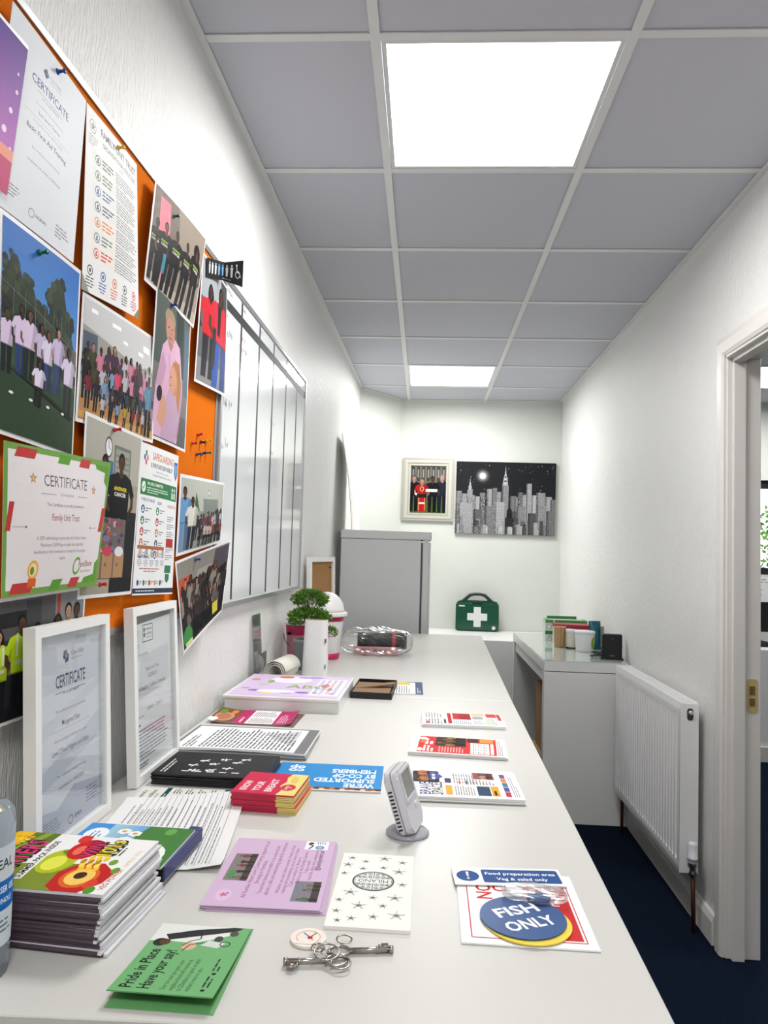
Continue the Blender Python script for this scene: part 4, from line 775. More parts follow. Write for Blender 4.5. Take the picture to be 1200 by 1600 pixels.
# ---- three folded newspapers
def newsprint(seed, head, cols, hero):
    k = Ink(); r = random.Random(seed); k.rect(0, 0, 148, 210, (.935, .935, .935))
    if head == 'brave':
        k.text('BRAVE', 10, 168, 21, (.30, .34, .52), 'L', .015, fit=66); k.text('SPACES', 10, 146, 21, (.26, .30, .36), 'L', .015, fit=70); k.rect(76, 150, 146, 206, (.34, .30, .30)); crowd(k, 78, 146, 152, 44, 6, ((.4, .42, .6), (.8, .5, .3), (.3, .3, .35)), 5); k.poly(((88, 168), (140, 168), (146, 160), (112, 142), (84, 160)), (.36, .40, .62)); k.greek(94, 154, 136, 166, 1, (.9, .9, .95), 15, 6); k.rect(12, 128, 62, 140, (.93, .68, .26)); k.rect(76, 128, 104, 140, (.28, .32, .45))
        for i, x in enumerate((76, 100, 122)): k.greek(x-6 if i else x, 78, x+16, 124, 9, (.5, .5, .52), i+seed)
        for i, c in enumerate(((.85, .45, .3), (.4, .4, .5), (.9, .55, .5))): k.rect(70, 110-i*13, 92, 114-i*13, c)
        k.rect(104, 44, 146, 84, (.62, .38, .34)); crowd(k, 106, 144, 46, 30, 5, ((.8, .6, .5), (.4, .4, .5)), 9); k.greek(12, 86, 64, 124, 8, (.55, .55, .57), 33); k.rect(12, 58, 62, 82, (.24, .33, .44)); k.rect(12, 42, 64, 56, (.94, .66, .22)); k.greek(16, 44, 60, 54, 1, (.3, .25, .1), 16, 5); k.greek(70, 46, 100, 100, 9, (.55, .55, .57), 35)
        for i, c in enumerate(((.72, .28, .36), (.36, .34, .6), (.3, .5, .6), (.92, .55, .3), (.45, .35, .55))): k.rect(12+i*26, 22, 36+i*26, 32, c)
        k.greek(12, 6, 140, 18, 3, (.6, .6, .62), 36)
    elif head == 'red':
        k.rect(6, 20, 142, 196, (.82, .24, .26)); k.greek(12, 158, 62, 184, 3, (.97, .95, .93), 61, 5); k.greek(68, 160, 118, 182, 2, (.97, .95, .93), 62, 7); k.ell(118, 188, 14, 9, (.96, .94, .94)); k.ell(88, 186, 10, 8, (.93, .55, .25)); k.ell(24, 190, 12, 6, (.95, .93, .93)); k.rect(58, 88, 142, 158, (.32, .26, .2)); crowd(k, 60, 142, 90, 60, 5, ((.5, .38, .2), (.35, .3, .22), (.6, .5, .3)), 8)
        k.rect(102, 60, 140, 86, (.28, .22, .2)); k.greek(14, 92, 54, 150, 9, (.93, .75, .72), 6); k.rect(10, 36, 96, 78, (.955, .95, .94))
        for i in range(4):
            for j in range(3): k.greek(14+i*21, 40+j*12, 31+i*21, 50+j*12, 2, ((.8, .4, .3), (.4, .5, .3), (.5, .5, .52))[(i+j) % 3], i*3+j)
        k.rect(104, 26, 138, 56, (.9, .6, .3)); k.rect(12, 26, 98, 33, (.955, .95, .94)); k.greek(8, 6, 140, 18, 3, (.5, .48, .5), 17)
    else:
        k.greek(8, 160, 66, 206, 6, (.45, .46, .48), 4); k.greek(72, 160, 140, 206, 6, (.55, .55, .57), 5); k.rect(10, 196, 30, 203, (.78, .2, .24)); k.greek(14, 148, 134, 158, 1, (.28, .28, .3), 14, 6); k.rect(14, 136, 134, 146, (.74, .2, .26)); k.rect(58, 84, 136, 132, (.76, .24, .26)); crowd(k, 60, 134, 86, 36, 4, ((.82, .35, .35), (.6, .18, .2)), 3); k.greek(12, 86, 52, 132, 9, (.5, .5, .53), 7)
        k.greek(12, 52, 60, 80, 6, (.55, .55, .57), 8); k.rect(66, 52, 98, 80, (.62, .66, .7)); k.rect(104, 46, 138, 80, (.91, .76, .58)); k.greek(12, 20, 84, 46, 5, (.55, .55, .57), 9); k.rect(92, 14, 140, 42, (.80, .30, .32)); k.rect(14, 30, 60, 48, (.78, .82, .74)); k.rect(60, 4, 136, 13, (.78, .26, .3))
    return k
M_news = mat('newsprint', rgb(236, 236, 236), rough=.7)
def newspaper(label, under, cx, cy, rz, head, n, seed, w_=148, h_=212):
    r = random.Random(seed)
    for i in range(n):
        last = i == n-1; ox = 0 if last else r.uniform(-.003, .003); oy = 0 if last else r.uniform(-.002, .002)
        fn = lambda u, v, h: Vector((u/1000, v/1000, h+.0014*math.sin(PI*min(1, u/w_))**.7))
        lay('newspaper', label if last else ('', 'second', 'third', 'lowest')[n-1-i]+' newspaper in the pile '+under, 'newspaper', cx+ox, cy+oy, DZT+(i+1)*.0026, rz+(0 if last else r.uniform(-1, 1)), w_, h_,
            newsprint(seed, head, 3, 0) if last else None, M_news, .0021, 'folded newspapers', fn, ease(6, w_), (), INKM)
newspaper('folded newspaper with a red photo, furthest along the desk edge', 'under the furthest newspaper with a red photo', .260, .318, 90.5, 'white', 3, 4, 138, 212)
newspaper('folded red newspaper between the two white newspaper piles', 'under the red newspaper', .234, .052, 86, 'red', 3, 5, 148, 214)
newspaper('folded newspaper headed BRAVE SPACES behind the thermostat', 'under the BRAVE SPACES newspaper', .2365, -.225, 91, 'brave', 4, 6, 166, 200)
# ---- blue membership leaflet, upside down to the camera
k = Ink(); k.rect(0, 0, 212, 165, (.20, .56, .80)); k.rect(0, 146, 212, 165, (.48, .30, .22))
for i in range(22): k.ell(5+i*9.6, 152+((i*7) % 9), 6, 5, ((.30, .16, .12), (.78, .56, .32), (.55, .3, .2), (.9, .8, .6))[i % 4], 8)
k.rect(0, 160, 212, 165, (.9, .9, .9))
for i, t_ in enumerate(('WE\'RE', 'SUPPORTED', 'BY CO-OP', 'MEMBERS')): k.text(t_, 14, 121-i*29, 23, (.92, .96, .98), 'L', .03, fit=(58, 118, 84, 88)[i])
k.text('co', 174, 40, 23, (.92, .96, .98), 'C', .035, fit=32); k.text('op', 174, 20, 23, (.92, .96, .98), 'C', .035, fit=32)
lay('leaflet', 'blue co-op members leaflet lying upside down by the pink leaflet stack', 'leaflet', -.030, -.196, .8618, 181, 212, 165, k, M_paper, .0012)
# ---- stack of breast health leaflets
PK, YE = (.80, .17, .34), (.92, .84, .52)
def kyb(ink_on):
    k = Ink(); k.rect(0, 0, 114, 110, PK); k.poly(((0, 0), (114, 0), (114, 30), (92, 34), (70, 30), (48, 36), (24, 28), (0, 32)), YE)
    if ink_on:
        k.text('KNOW', 14, 88, 13, (.96, .95, .94), 'L', .012, fit=50); k.text('YOUR', 14, 66, 13, (.96, .95, .94), 'L', .012, fit=50); k.text('BREAST', 14, 44, 13, (.96, .95, .94), 'L', .012, fit=66); k.ell(40, 20, 17, 13, (.78, .2, .34), 20); k.text('CHECK', 40, 20, 5, (.95, .9, .8), 'C', .02); k.text('IT', 40, 13, 5, (.95, .9, .8), 'C', .02); k.greek(66, 12, 104, 24, 3, (.75, .6, .3), 5)
    return k
ORD = ('top', 'second', 'third', 'fourth', 'fifth', 'sixth', 'seventh', 'eighth', 'ninth', 'tenth', 'eleventh', 'twelfth', 'thirteenth', 'fourteenth', 'fifteenth', 'sixteenth', 'seventeenth', 'eighteenth')
def stack(n, dz, base, make, jit, seed):
    r = random.Random(seed)
    for i in range(n): make(i, base+dz*(i+1), r.uniform(-jit, jit), r.uniform(-jit, jit), r.uniform(-1, 1)*jit*300, i == n-1)
M_kyb = mat('breast_leaflet_pink', rgb(200, 44, 82), rough=.4); M_kyby = mat('breast_leaflet_yellow', rgb(232, 214, 130), rough=.4)
def mk(i, z, dx, dy, da, last):
    o = lay('leaflet', 'top pink and yellow KNOW YOUR BREAST leaflet of its stack' if last else ORD[11-i]+' leaflet from the top of the pink and yellow KNOW YOUR BREAST stack', 'leaflet', -.1115+dx+(.004 if i < 4 else 0), -.343+dy, z, 86+da, 114, 110, kyb(True) if last else None, M_kyb, .0023, 'breast health leaflets')
    if not last:
        e = mesh_obj('yellow_end', bx(-.0003, -.0003, -.0022, .1143, .032, -.0001), M_kyby, o)
stack(12, .0026, DZT, mk, .0012, 7)
# ---- black booklets
def mkb(i, z, dx, dy, da, last):
    k = None
    if last:
        k = Ink(); k.rect(0, 0, 148, 212, (.135, .135, .14)); k.greek(14, 188, 110, 202, 2, (.85, .85, .85), 4, 3)
        for j, (x, y) in enumerate(((30, 140), (62, 150), (94, 136), (36, 108), (74, 112), (104, 98), (50, 80), (90, 70), (112, 58))):
            a = j*1.3
            for q in range(4): k.line(x, y, x+9*math.cos(a+q*1.7), y+10*math.sin(a+q*1.5), 3.2, (.93, .93, .93))
            k.ell(x+3*math.cos(a), y+8, 3.4, 3.4, (.93, .93, .93))
        for j in range(5): k.rect(22, 148-j*24, 27, 162-j*24, (.9, .9, .9))
    fn = lambda u, v, h: Vector((u/1000, v/1000, h))
    lay('booklet', 'top black booklet with white dancing figures on its cover' if last else ORD[7-i]+' black booklet from the top of the stack by the second frame', 'booklet', -.243+dx, -.213+dy, z, 89+da, 148, 212, k, mat('black_card', rgb(38, 38, 40), rough=.35), .0023, 'black booklets', fn)
stack(8, .0026, DZT, mkb, .002, 8)
# ---- grey-edged document pile
for i in range(4):
    last = i == 3; k = None
    if last:
        k = Ink(); k.rect(2, 2, 208, 295, (.50, .50, .51)); k.rect(6, 26, 200, 288, (.93, .93, .94))
        k.poly(((60, 40), (190, 40), (150, 120), (110, 90)), (.80, .80, .82)); k.greek(18, 36, 190, 240, 22, (.38, .38, .40), 4); k.greek(18, 250, 120, 274, 3, (.35, .35, .38), 5)
    dfn = (lambda q: lambda u, v, h: Vector((u/1000, v/1000, h+(.0035*math.sin(PI*v/297)*max(0, (60-u)/60) if q else 0))))(last)
    lay('document', 'top printed page with a grey border of the document pile' if last else ORD[3-i]+' grey-edged document from the top of the pile beyond the black booklets', 'document', -.243+(.004 if i % 2 else 0), .014-.003*(i % 2), DZT+.0034*(i+1), 91-i*.7, 210, 297, k, mat('grey_document', rgb(176, 176, 180), rough=.5) if not last else M_paper, .0031, 'grey-edged documents', dfn, ease(6, 210), ease(6, 297))
# ---- magenta leaflets by the wall
MG = (.74, .20, .44)
k = Ink(); k.rect(0, 0, 148, 212, (.93, .92, .92)); k.rect(0, 148, 148, 212, (.50, .36, .26)); k.ell(60, 182, 46, 24, (.82, .60, .46)); k.ell(60, 184, 36, 17, (.72, .48, .36)); k.ell(110, 196, 26, 9, (.42, .60, .25)); k.ell(118, 168, 22, 8, (.88, .55, .25)); k.ell(24, 200, 18, 9, (.92, .88, .82)); k.rect(0, 196, 36, 212, (.93, .93, .92))
k.rect(0, 118, 148, 150, MG); k.greek(12, 126, 100, 140, 1, (.95, .85, .9), 17, 5); k.greek(10, 52, 66, 112, 11, (.45, .42, .45), 3); k.greek(76, 52, 138, 112, 11, (.48, .45, .48), 4); k.rect(0, 0, 148, 48, MG); k.greek(14, 14, 110, 40, 4, (.9, .75, .83), 8)
mf = lambda u, v, h: Vector((u/1000, v/1000, h+.005*(max(0, 30-v)/30)**2+.007*(max(0, v-150)/62)**2))
lay('leaflet', 'brown-backed leaflet under the magenta food leaflet', 'leaflet', -.272, .262, .8610, 88, 150, 214, None, mat('brown_leaflet', rgb(120, 84, 80), rough=.5), .0008, 'food leaflets')
lay('leaflet', 'magenta and white healthy food leaflet by the wall', 'leaflet', -.284, .268, .8626, 90.5, 148, 212, k, M_glossy, .0007, 'food leaflets', mf, (), (10, 20, 30, 48, 150, 165, 180, 195))

# ================================================================== framed certificates leaning on the wall
M_fw = mat('frame_white', rgb(240, 240, 238), rough=.4, noise=.012)
def photo_frame(name, label, W, H_, depth, rail, mtx, ink, back=M_paper, glass=True):
    """mitred picture frame: rails, sheet with ink, glass; local x right, y up, z out of the picture"""
    t = bpy.data.objects.new(name, None); t.empty_display_size = .05; C.objects.link(t); t.matrix_world = mtx; tag(t, label, 'frame')
    o_ = [(0, 0), (W, 0), (W, H_), (0, H_)]; i_ = [(rail, rail), (W-rail, rail), (W-rail, H_-rail), (rail, H_-rail)]
    for a in range(4):
        b_ = (a+1) % 4; mesh_obj('frame_rail', prism([o_[a], o_[b_], i_[b_], i_[a]], 0, depth), M_fw if name == 'certificate_frame' else MATS['frame_'+name], t)
    w_, h_ = (W-2*rail)*1000, (H_-2*rail)*1000; zz = depth*.45
    page('sheet', None, None, lambda u, v, h: Vector((rail+u/1000, rail+v/1000, h+zz)), w_, h_, back, ink=ink, parent=t, thick=.004, inkm=INKM)
    if glass: mesh_obj('glass', bx(rail-.002, rail-.002, zz+.006, W-rail+.002, H_-rail+.002, zz+.0075), M_glass, t)
    return t
def lean_frame(y, z, x_base, lean):
    """stands on the desk against the left wall, its picture facing the room"""
    n = Vector((math.cos(lean), 0, math.sin(lean))); u = UW.copy(); v = n.cross(u).normalized(); u = v.cross(n).normalized()
    p = Vector((x_base, y, z)); return Matrix(((u.x, v.x, n.x, p.x), (u.y, v.y, n.y, p.y), (u.z, v.z, n.z, p.z), (0, 0, 0, 1)))
k = Ink(); w_, h_ = 205, 292; k.rect(0, 0, w_, h_, (.86, .87, .90)); k.poly(((0, 70), (205, 120), (205, 160), (0, 95)), (.80, .815, .86)); k.poly(((0, 0), (205, 0), (205, 48), (110, 62), (60, 40), (0, 50)), (.74, .76, .82)); k.poly(((0, 140), (205, 200), (205, 215), (0, 160)), (.83, .84, .88))
for dx, dy, c in ((-5, 0, (.2, .3, .5)), (5, 0, (.45, .5, .56)), (0, 6, (.85, .45, .4)), (0, -6, (.75, .35, .35)), (-4, 5, (.3, .55, .55)), (4, -5, (.3, .4, .6))): k.ell(88+dx, 258+dy, 4, 4, c)
k.text('Care Skills', 104, 258, 7, (.36, .38, .44)); k.text('PEOPLE ARE WHAT', 104, 251, 3, (.5, .5, .55)); k.text('CERTIFICATE', 103, 214, 19, (.19, .24, .40), 'C', .012, fit=92); k.rect(56, 206, 84, 207, (.3, .33, .45)); k.rect(122, 206, 150, 207, (.3, .33, .45)); k.text('OF ACHIEVEMENT', 103, 203, 4.5, (.25, .28, .4), 'C', .01)
k.text('This certificate is proudly presented to', 103, 178, 4.4, (.42, .43, .48), 'C', fit=95); k.text('Margaret Edet', 103, 158, 8, (.25, .26, .3), 'C', .004, fit=56); k.rect(40, 152, 166, 152.5, (.6, .6, .66)); k.text('For successfully completing the course', 103, 136, 4.4, (.42, .43, .48), 'C', fit=100); k.text('Level 2 Food Hygiene and Safety', 103, 118, 8, (.22, .23, .28), 'C', .008, fit=114); k.text('This certificate is issued following', 103, 84, 4.6, (.42, .43, .48), 'C', fit=90); k.text('completed on 30/02/2024', 103, 67, 5.4, (.3, .3, .36), 'C', fit=78); k.ring(100, 13, 7, 1.4, (.2, .2, .25)); k.text('iirsm', 112, 11, 8, (.14, .14, .18), 'L', .012); k.greek(14, 8, 70, 32, 6, (.55, .56, .62), 3); k.greek(150, 20, 195, 46, 5, (.55, .56, .62), 4)
photo_frame('certificate_frame', 'large white frame holding a food hygiene certificate, nearer the camera', .236, .326, .018, .0155, lean_frame(-.661, DZT+.0005, -.382, .060), k)
k = Ink(); k.rect(0, 0, w_, h_, (.885, .89, .90)); k.poly(((0, 292), (205, 292), (205, 284), (0, 276)), (.30, .32, .34)); k.poly(((20, 130), (190, 150), (190, 225), (40, 215)), (.83, .835, .85)); k.rect(50, 240, 104, 274, (.25, .27, .3)); k.rect(52, 242, 102, 272, (.90, .905, .91)); k.text('disability', 68, 262, 6, (.2, .2, .24), 'L', .012, fit=32); k.text('confident', 68, 253, 6, (.2, .2, .24), 'L', .012, fit=32); k.text('COMMITTED', 68, 246, 4, (.35, .35, .4), 'L', fit=32)
for y in (256, 266): k.rect(55, y-6, 64, y+2, (.3, .3, .35))
k.text('This is to certify that', 12, 216, 5.6, (.28, .28, .32), fit=64); k.text('Family Unit Trust', 98, 184, 8, (.25, .25, .3), 'C', fit=68); k.text('DCS003213', 98, 170, 8, (.25, .25, .3), 'C', .008, fit=48); k.text('is Disability Confident Committed', 98, 150, 8.5, (.2, .2, .25), 'C', .008, fit=138)
k.text('Renewal due:', 12, 100, 5.2, (.28, .28, .32), fit=40); k.text('2024/01 - 2026/12', 66, 108, 7, (.3, .3, .36), fit=84); k.greek(12, 82, 40, 92, 1, (.35, .35, .4), 6); k.greek(10, 20, 182, 80, 9, (.42, .42, .47), 7, 2.2); k.greek(10, 6, 80, 16, 2, (.28, .28, .33), 8, 2.2)
photo_frame('certificate_frame', 'smaller-looking white frame with a disability confident certificate beside the black booklets', .236, .326, .018, .0155, lean_frame(-.318, DZT+.0005, -.382, .07), k)

# ---- tall stack of vegetable booklets
r = random.Random(12)
def veg():
    k = Ink(); k.rect(0, 0, 148, 214, (.93, .93, .93)); k.rect(0, 130, 148, 214, (.40, .48, .14)); k.poly(((0, 60), (70, 50), (60, 130), (0, 130)), (.52, .58, .2))
    k.poly(((30, 214), (148, 188), (148, 165), (110, 168), (60, 190), (20, 214)), (.92, .74, .16))
    for i in range(44):
        x = 34+(i % 15)*7.6; y = 206-(i // 15)*9-(x-34)*.27; k.ell(x, y, 3.5, 3.7, ((.97, .82, .26), (.90, .68, .12), (.95, .76, .2))[i % 3], 8)
    k.poly(((0, 150), (60, 176), (148, 150), (148, 140), (60, 160), (0, 140)), (.55, .66, .22)); k.poly(((0, 110), (30, 140), (12, 148), (0, 140)), (.38, .5, .15))
    k.poly(((0, 30), (26, 14), (52, 12), (74, 34), (70, 62), (44, 76), (10, 72), (0, 60)), (.76, .14, .12)); k.ell(36, 46, 27, 21, (.86, .42, .16)); k.ell(37, 46, 21, 16, (.95, .80, .42)); k.ell(40, 47, 9, 7, (.3, .15, .08)); k.ell(22, 26, 12, 7, (.86, .28, .2))
    k.ell(72, 92, 34, 22, (.70, .76, .12)); k.ell(66, 94, 20, 13, (.88, .89, .34)); k.ell(98, 88, 8, 12, (.45, .55, .12)); k.ell(108, 76, 30, 20, (.78, .12, .12)); k.ell(104, 82, 14, 7, (.93, .44, .36)); k.ell(138, 92, 14, 8, (.84, .22, .18))
    for i in range(16): x = 58+(i % 6)*9; y = 38+(i // 6)*9+(i % 3)*3; k.ell(x, y, 7, 3.4, ((.93, .77, .18), (.96, .86, .4), (.72, .55, .1))[i % 3], 8)
    k.ell(8, 20, 9, 6, (.35, .6, .18)); k.ell(58, 14, 8, 5, (.40, .62, .18)); k.ell(78, 26, 8, 5, (.45, .65, .2))
    for dx, c in ((-1.6, (.08, .06, .06)), (0, None)):
        for t_, x, y, s_, c2, ft in (('VEG', 4, 160, 24, (.82, .86, .18), 72), ('HUNTERS', 12, 132, 25, (.84, .22, .50), 112), ('WIN!', 88, 60, 17, (.88, .22, .46), 44), ('101s', 94, 38, 19, (.90, .84, .20), 46)): k.text(t_, x-(.8 if c else 0), y-(.8 if c else 0), s_, c or c2, 'L', .10 if c else .02, fit=ft+(3 if c else 0))
    k.poly(((20, 118), (128, 126), (130, 116), (22, 108)), (.95, .95, .95)); k.text('SUMMER PACK INSIDE', 24, 111, 7.4, (.1, .1, .1), 'L', .03, fit=102, rot=.07); k.greek(96, 26, 138, 36, 2, (.3, .3, .3), 4); k.text('VEG POWER', 10, 6, 6.5, (.72, .4, .36), 'L', .02, fit=52); k.text('SIMPLY VEG', 70, 6, 5, (.86, .72, .36), 'L', fit=44)
    return k
M_mag = mat('booklet_pages', rgb(222, 222, 226), rough=.5, noise=.06, nscale=500)
cov = mat('booklet_dark', rgb(92, 78, 88), rough=.4, noise=.12, nscale=200)
for i in range(18):
    last = i == 17; z = DZT+.0037*(i+1)
    lab = 'top vegetable booklet of the tall stack with corn and peppers on its cover' if last else ('splayed lowest booklet in the tall booklet stack' if i == 0 else ORD[17-i]+' booklet from the top of the tall vegetable booklet stack')
    dx = r.uniform(-.003, .003)+(.009*(1-i/5) if i < 5 else 0)+(.004 if 9 < i < 13 else 0); dy = r.uniform(-.002, .003)+(.006 if i < 6 else 0)
    ob = lay('booklet', lab, 'booklet', -.294+dx, -.771+dy, z, 87+r.uniform(-1.2, 1.2)-(2.0 if i < 6 else 0), 148, 214, veg() if last else None, M_mag, .0030, 'vegetable booklets')
    if not last: mesh_obj('spine', bx(-.0006, .004, -.0029, .0012, .210, .0002), cov, ob)
# ---- pad with navy spine, garden booklet on it
pt = thing('bound_pad', 'thick pad with a navy blue spine tucked behind the booklet stack', "pad", (-.245, -.613, DZT+.0052), math.radians(-3))
mesh_obj('pages', bx(-.066, -.066, .0062, .060, .066, .021), M_paper, pt); mesh_obj('cover', bx(-.068, -.069, .0062-.0062, .066, .069, .006), M_paper, pt)
mesh_obj('spine', bx(.050, -.070, .0035, .069, .070, .0235, bev=.0015), mat('navy_tape', rgb(38, 52, 118), rough=.4), pt); mesh_obj('binding_end', bx(.052, -.073, .002, .068, -.0705, .0225), M_black, pt)
k = Ink(); k.rect(0, 0, 130, 160, (.92, .94, .93))
for i in range(10): k.rect(0, 60+i*10, 130, 70.2+i*10, (.45+.04*i if i < 6 else .30, .66+.025*i if i < 6 else .60, .85))
k.poly(((0, 0), (130, 0), (130, 66), (90, 74), (40, 64), (0, 70)), (.30, .52, .26)); k.ell(90, 132, 22, 17, (.93, .95, .96)); k.greek(76, 122, 104, 140, 3, (.4, .6, .75), 18); k.ell(30, 30, 34, 20, (.93, .95, .93)); k.greek(8, 18, 52, 40, 4, (.4, .5, .42), 4)
for x, y in ((76, 84), (98, 78), (104, 96), (62, 78)):
    for i in range(6): k.ell(x+6*math.cos(i*1.05), y+6*math.sin(i*1.05), 4.4, 4.4, (.94, .94, .92), 8)
    k.ell(x, y, 4, 4, (.90, .68, .26), 8)
k.ell(48, 96, 9, 9, (.92, .62, .3)); k.ell(112, 30, 12, 8, (.42, .66, .34))
lay('booklet', 'garden booklet with blue sky and green field lying on the pad', 'booklet', -.258, -.628, DZT+.0316, 88, 128, 156, k, M_glossy, .003)
# ---- curled form under them, hand leaflet beyond
k = Ink()
for i in range(16): k.rect(10, 18+i*10, 285, 18.7+i*10, (.45, .45, .46))
for x in (60, 150, 210): k.rect(x, 110, x+.7, 178, (.55, .55, .56))
k.greek(14, 20, 270, 186, 18, (.60, .60, .61), 9, 2.0); k.text('NAME', 20, 190, 6, (.25, .25, .27), 'L', .01); k.text('FORM', 120, 190, 6, (.25, .25, .27), 'L', .01)
ff = lambda u, v, h: Vector((u/1000, v/1000, h+.016*(max(0, u-170)/127)**2*max(0, (150-v)/150)+.007*(max(0, 50-u)/50)**2*max(0, (45-v)/45)))
lay('form_sheet', 'curled white form with ruled lines under the booklets', 'paper', -.2415, -.497, .8634, 97, 288, 205, k, M_paper, .0006, None, ff, ease(9, 288), ease(9, 205))
k = Ink(); k.rect(0, 0, 148, 176, (.88, .875, .85)); k.rect(0, 118, 148, 127, (.12, .33, .34)); k.rect(0, 8, 148, 22, (.12, .33, .34)); k.greek(0, 120, 148, 125, 1, (.75, .85, .85), 2, 2); k.greek(4, 10, 140, 20, 2, (.75, .85, .85), 3, 2); k.text('Look at Someone\'s', 10, 158, 9, (.15, .16, .17), 'L', .015, fit=120); k.text('skin and their condition', 10, 142, 9, (.15, .16, .17), 'L', .015, fit=126); k.greek(10, 128, 120, 138, 2, (.5, .5, .5), 6)
k.poly(((20, 30), (70, 26), (110, 34), (112, 52), (96, 66), (112, 84), (110, 100), (70, 108), (24, 98), (14, 70)), (.78, .58, .45)); k.poly(((40, 40), (84, 44), (90, 60), (78, 78), (44, 80)), (.70, .48, .38)); k.path(((36, 40), (56, 60), (50, 82), (64, 96)), 2.5, (.50, .16, .18)); k.path(((60, 38), (64, 62), (84, 70)), 2, (.55, .2, .2)); k.ell(60, 62, 9, 14, (.55, .22, .22))
for i in range(4): k.greek(118, 30+i*22, 146, 46+i*22, 3, (.3, .3, .32), 11+i)
lay('leaflet', 'leaflet with a drawing of a hand lying between the two frames', 'leaflet', -.266, -.378, .8618, 92, 148, 172, k, M_paper, .0009)

# ---- hand sanitiser at the left edge
M_gel = mat('gel_plastic', rgb(214, 224, 236), rough=.12, trans=.75, ior=1.25, noise=.01)
st = thing('sanitiser_bottle', 'clear hand sanitiser bottle with a blue label at the left edge', 'bottle', (-.3090, -.893, DZT))
mesh_obj('bottle_body', lathe([(.030, 0), (.0355, .004), (.037, .012), (.037, .150), (.0355, .163), (.030, .171), (.015, .175), (.0135, .178), (.0135, .186)], 36), M_gel, st, True)
mesh_obj('cap', lathe([(.017, .182), (.0175, .184), (.0175, .199), (.0165, .201), (.010, .202), (.008, .212), (.008, .216), (.013, .218), (.013, .228), (.011, .230)], 24), mat('cap_white', rgb(238, 238, 238), rough=.35), st, True)
k = Ink(); k.rect(0, 0, 125, 100, (.84, .87, .90)); k.rect(0, 36, 125, 66, (.14, .46, .76)); k.text('IDEAL', 98, 78, 10, (.22, .25, .28), 'C', .01, fit=34); k.text('HAND SANITISER GEL', 90, 54, 6.5, (.93, .96, .98), 'C', .02, fit=62); k.text('FOR THE WHOLE', 92, 43, 5.4, (.93, .96, .98), 'C', .02, fit=48); k.greek(76, 8, 118, 28, 4, (.45, .5, .56), 4); k.ell(30, 50, 11, 11, (.93, .96, .98))
LR = 37.15
lf = lambda u, v, h: Vector(((LR/1000+h)*math.cos(-2.95+u/LR), (LR/1000+h)*math.sin(-2.95+u/LR), .035+v/1000))
page('label_wrap', None, None, lf, 125, 100, M_paper, ease(26, 125), (), .0001, k, parent=st)

# ---- flat plastic storage box with printed lid insert
M_clearp = mat('box_polypropylene', rgb(232, 232, 231), rough=.25, noise=.01)
pb = thing('storage_box', 'flat clear plastic box with a pink alphabet picture in its lid', 'box', (-.228, .515, DZT), math.radians(-1.2))
mesh_obj('tray', prism([(-.158, -.165), (.158, -.165), (.158, .168), (-.158, .168)], 0, .031), M_clearp, pb)
mesh_obj('lid', bx(-.164, -.172, .031, .160, .174, .041, bev=.003), M_clearp, pb)
mesh_obj('latch', bx(-.170, -.12, .020, -.164, .10, .036, bev=.002), M_clearp, pb)
k = Ink(); k.rect(0, 0, 306, 326, (.84, .76, .88)); k.ell(130, 250, 62, 54, (.94, .90, .94)); k.rect(218, 30, 300, 280, (.93, .90, .95)); GC, OC, PC = (.58, .70, .36), (.84, .50, .34), (.56, .46, .72)
k.text('ABC', 136, 120, 52, GC, 'L', .02, fit=120); k.ell(106, 290, 24, 20, OC); k.ell(166, 292, 26, 8, PC)
for x, y, c, a, b_ in ((22, 236, (.86, .58, .45), 14, 16), (26, 96, GC, 14, 8), (56, 70, PC, 18, 14), (74, 210, GC, 10, 26), (60, 160, (.72, .78, .6), 16, 12), (196, 60, PC, 20, 13), (150, 46, (.66, .60, .76), 18, 10), (200, 300, PC, 22, 8), (246, 170, OC, 12, 28), (266, 120, (.80, .55, .50), 8, 20), (232, 60, GC, 8, 10), (280, 60, (.82, .5, .6), 10, 9), (100, 36, (.94, .82, .5), 16, 9)): k.ell(x, y, a, b_, c)
for i in range(4): k.greek(224+i*18, 40, 236+i*18, 270, 24, ((.55, .60, .75), (.62, .55, .72), (.75, .55, .6), (.5, .62, .66))[i], i+3, 5)
k.ell(120, 66, 56, 22, (.95, .94, .95))
ins = page('lid_insert', None, None, lambda u, v, h: Vector((u/1000-.152, v/1000-.162, .0415+h)), 306, 326, M_glossy, (), (), .0005, k, parent=pb)
# ---- rolled paper, acrylic holder
rl = bmesh.new(); ax = Vector((.030, .165, .004)).normalized(); N_ = 64
spiral = []
for i in range(N_+1):
    a = i/N_*2*PI*2.6; rr = .0400*(1-.42*i/N_); spiral.append((rr*math.cos(a), rr*math.sin(a)))
th = .0016
def strip(bm, pts, y0, y1, th):
    A = []
    for i, p in enumerate(pts):
        q = math.hypot(*p); n_ = (p[0]/q, p[1]/q); A.append([bm.verts.new(v) for v in ((p[0], y0, p[1]), (p[0], y1, p[1]), (p[0]-n_[0]*th, y1, p[1]-n_[1]*th), (p[0]-n_[0]*th, y0, p[1]-n_[1]*th))])
    for a, b_ in zip(A, A[1:]):
        for j in range(4): bm.faces.new((a[j], a[(j+1) % 4], b_[(j+1) % 4], b_[j]))
    bm.faces.new(A[0]); bm.faces.new(A[-1][::-1]); bmesh.ops.recalc_face_normals(bm, faces=bm.faces[:]); return bm
tag(mesh_obj('paper_roll', strip(rl, spiral, 0, .165, th), mat('roll_paper', rgb(224, 222, 212), rough=.6, noise=.08, nscale=60), None, True, (-.329, .722, DZT+.0402), (0, 0, math.radians(-7))), 'rolled-up cream paper lying on its side by the wall', 'paper roll')
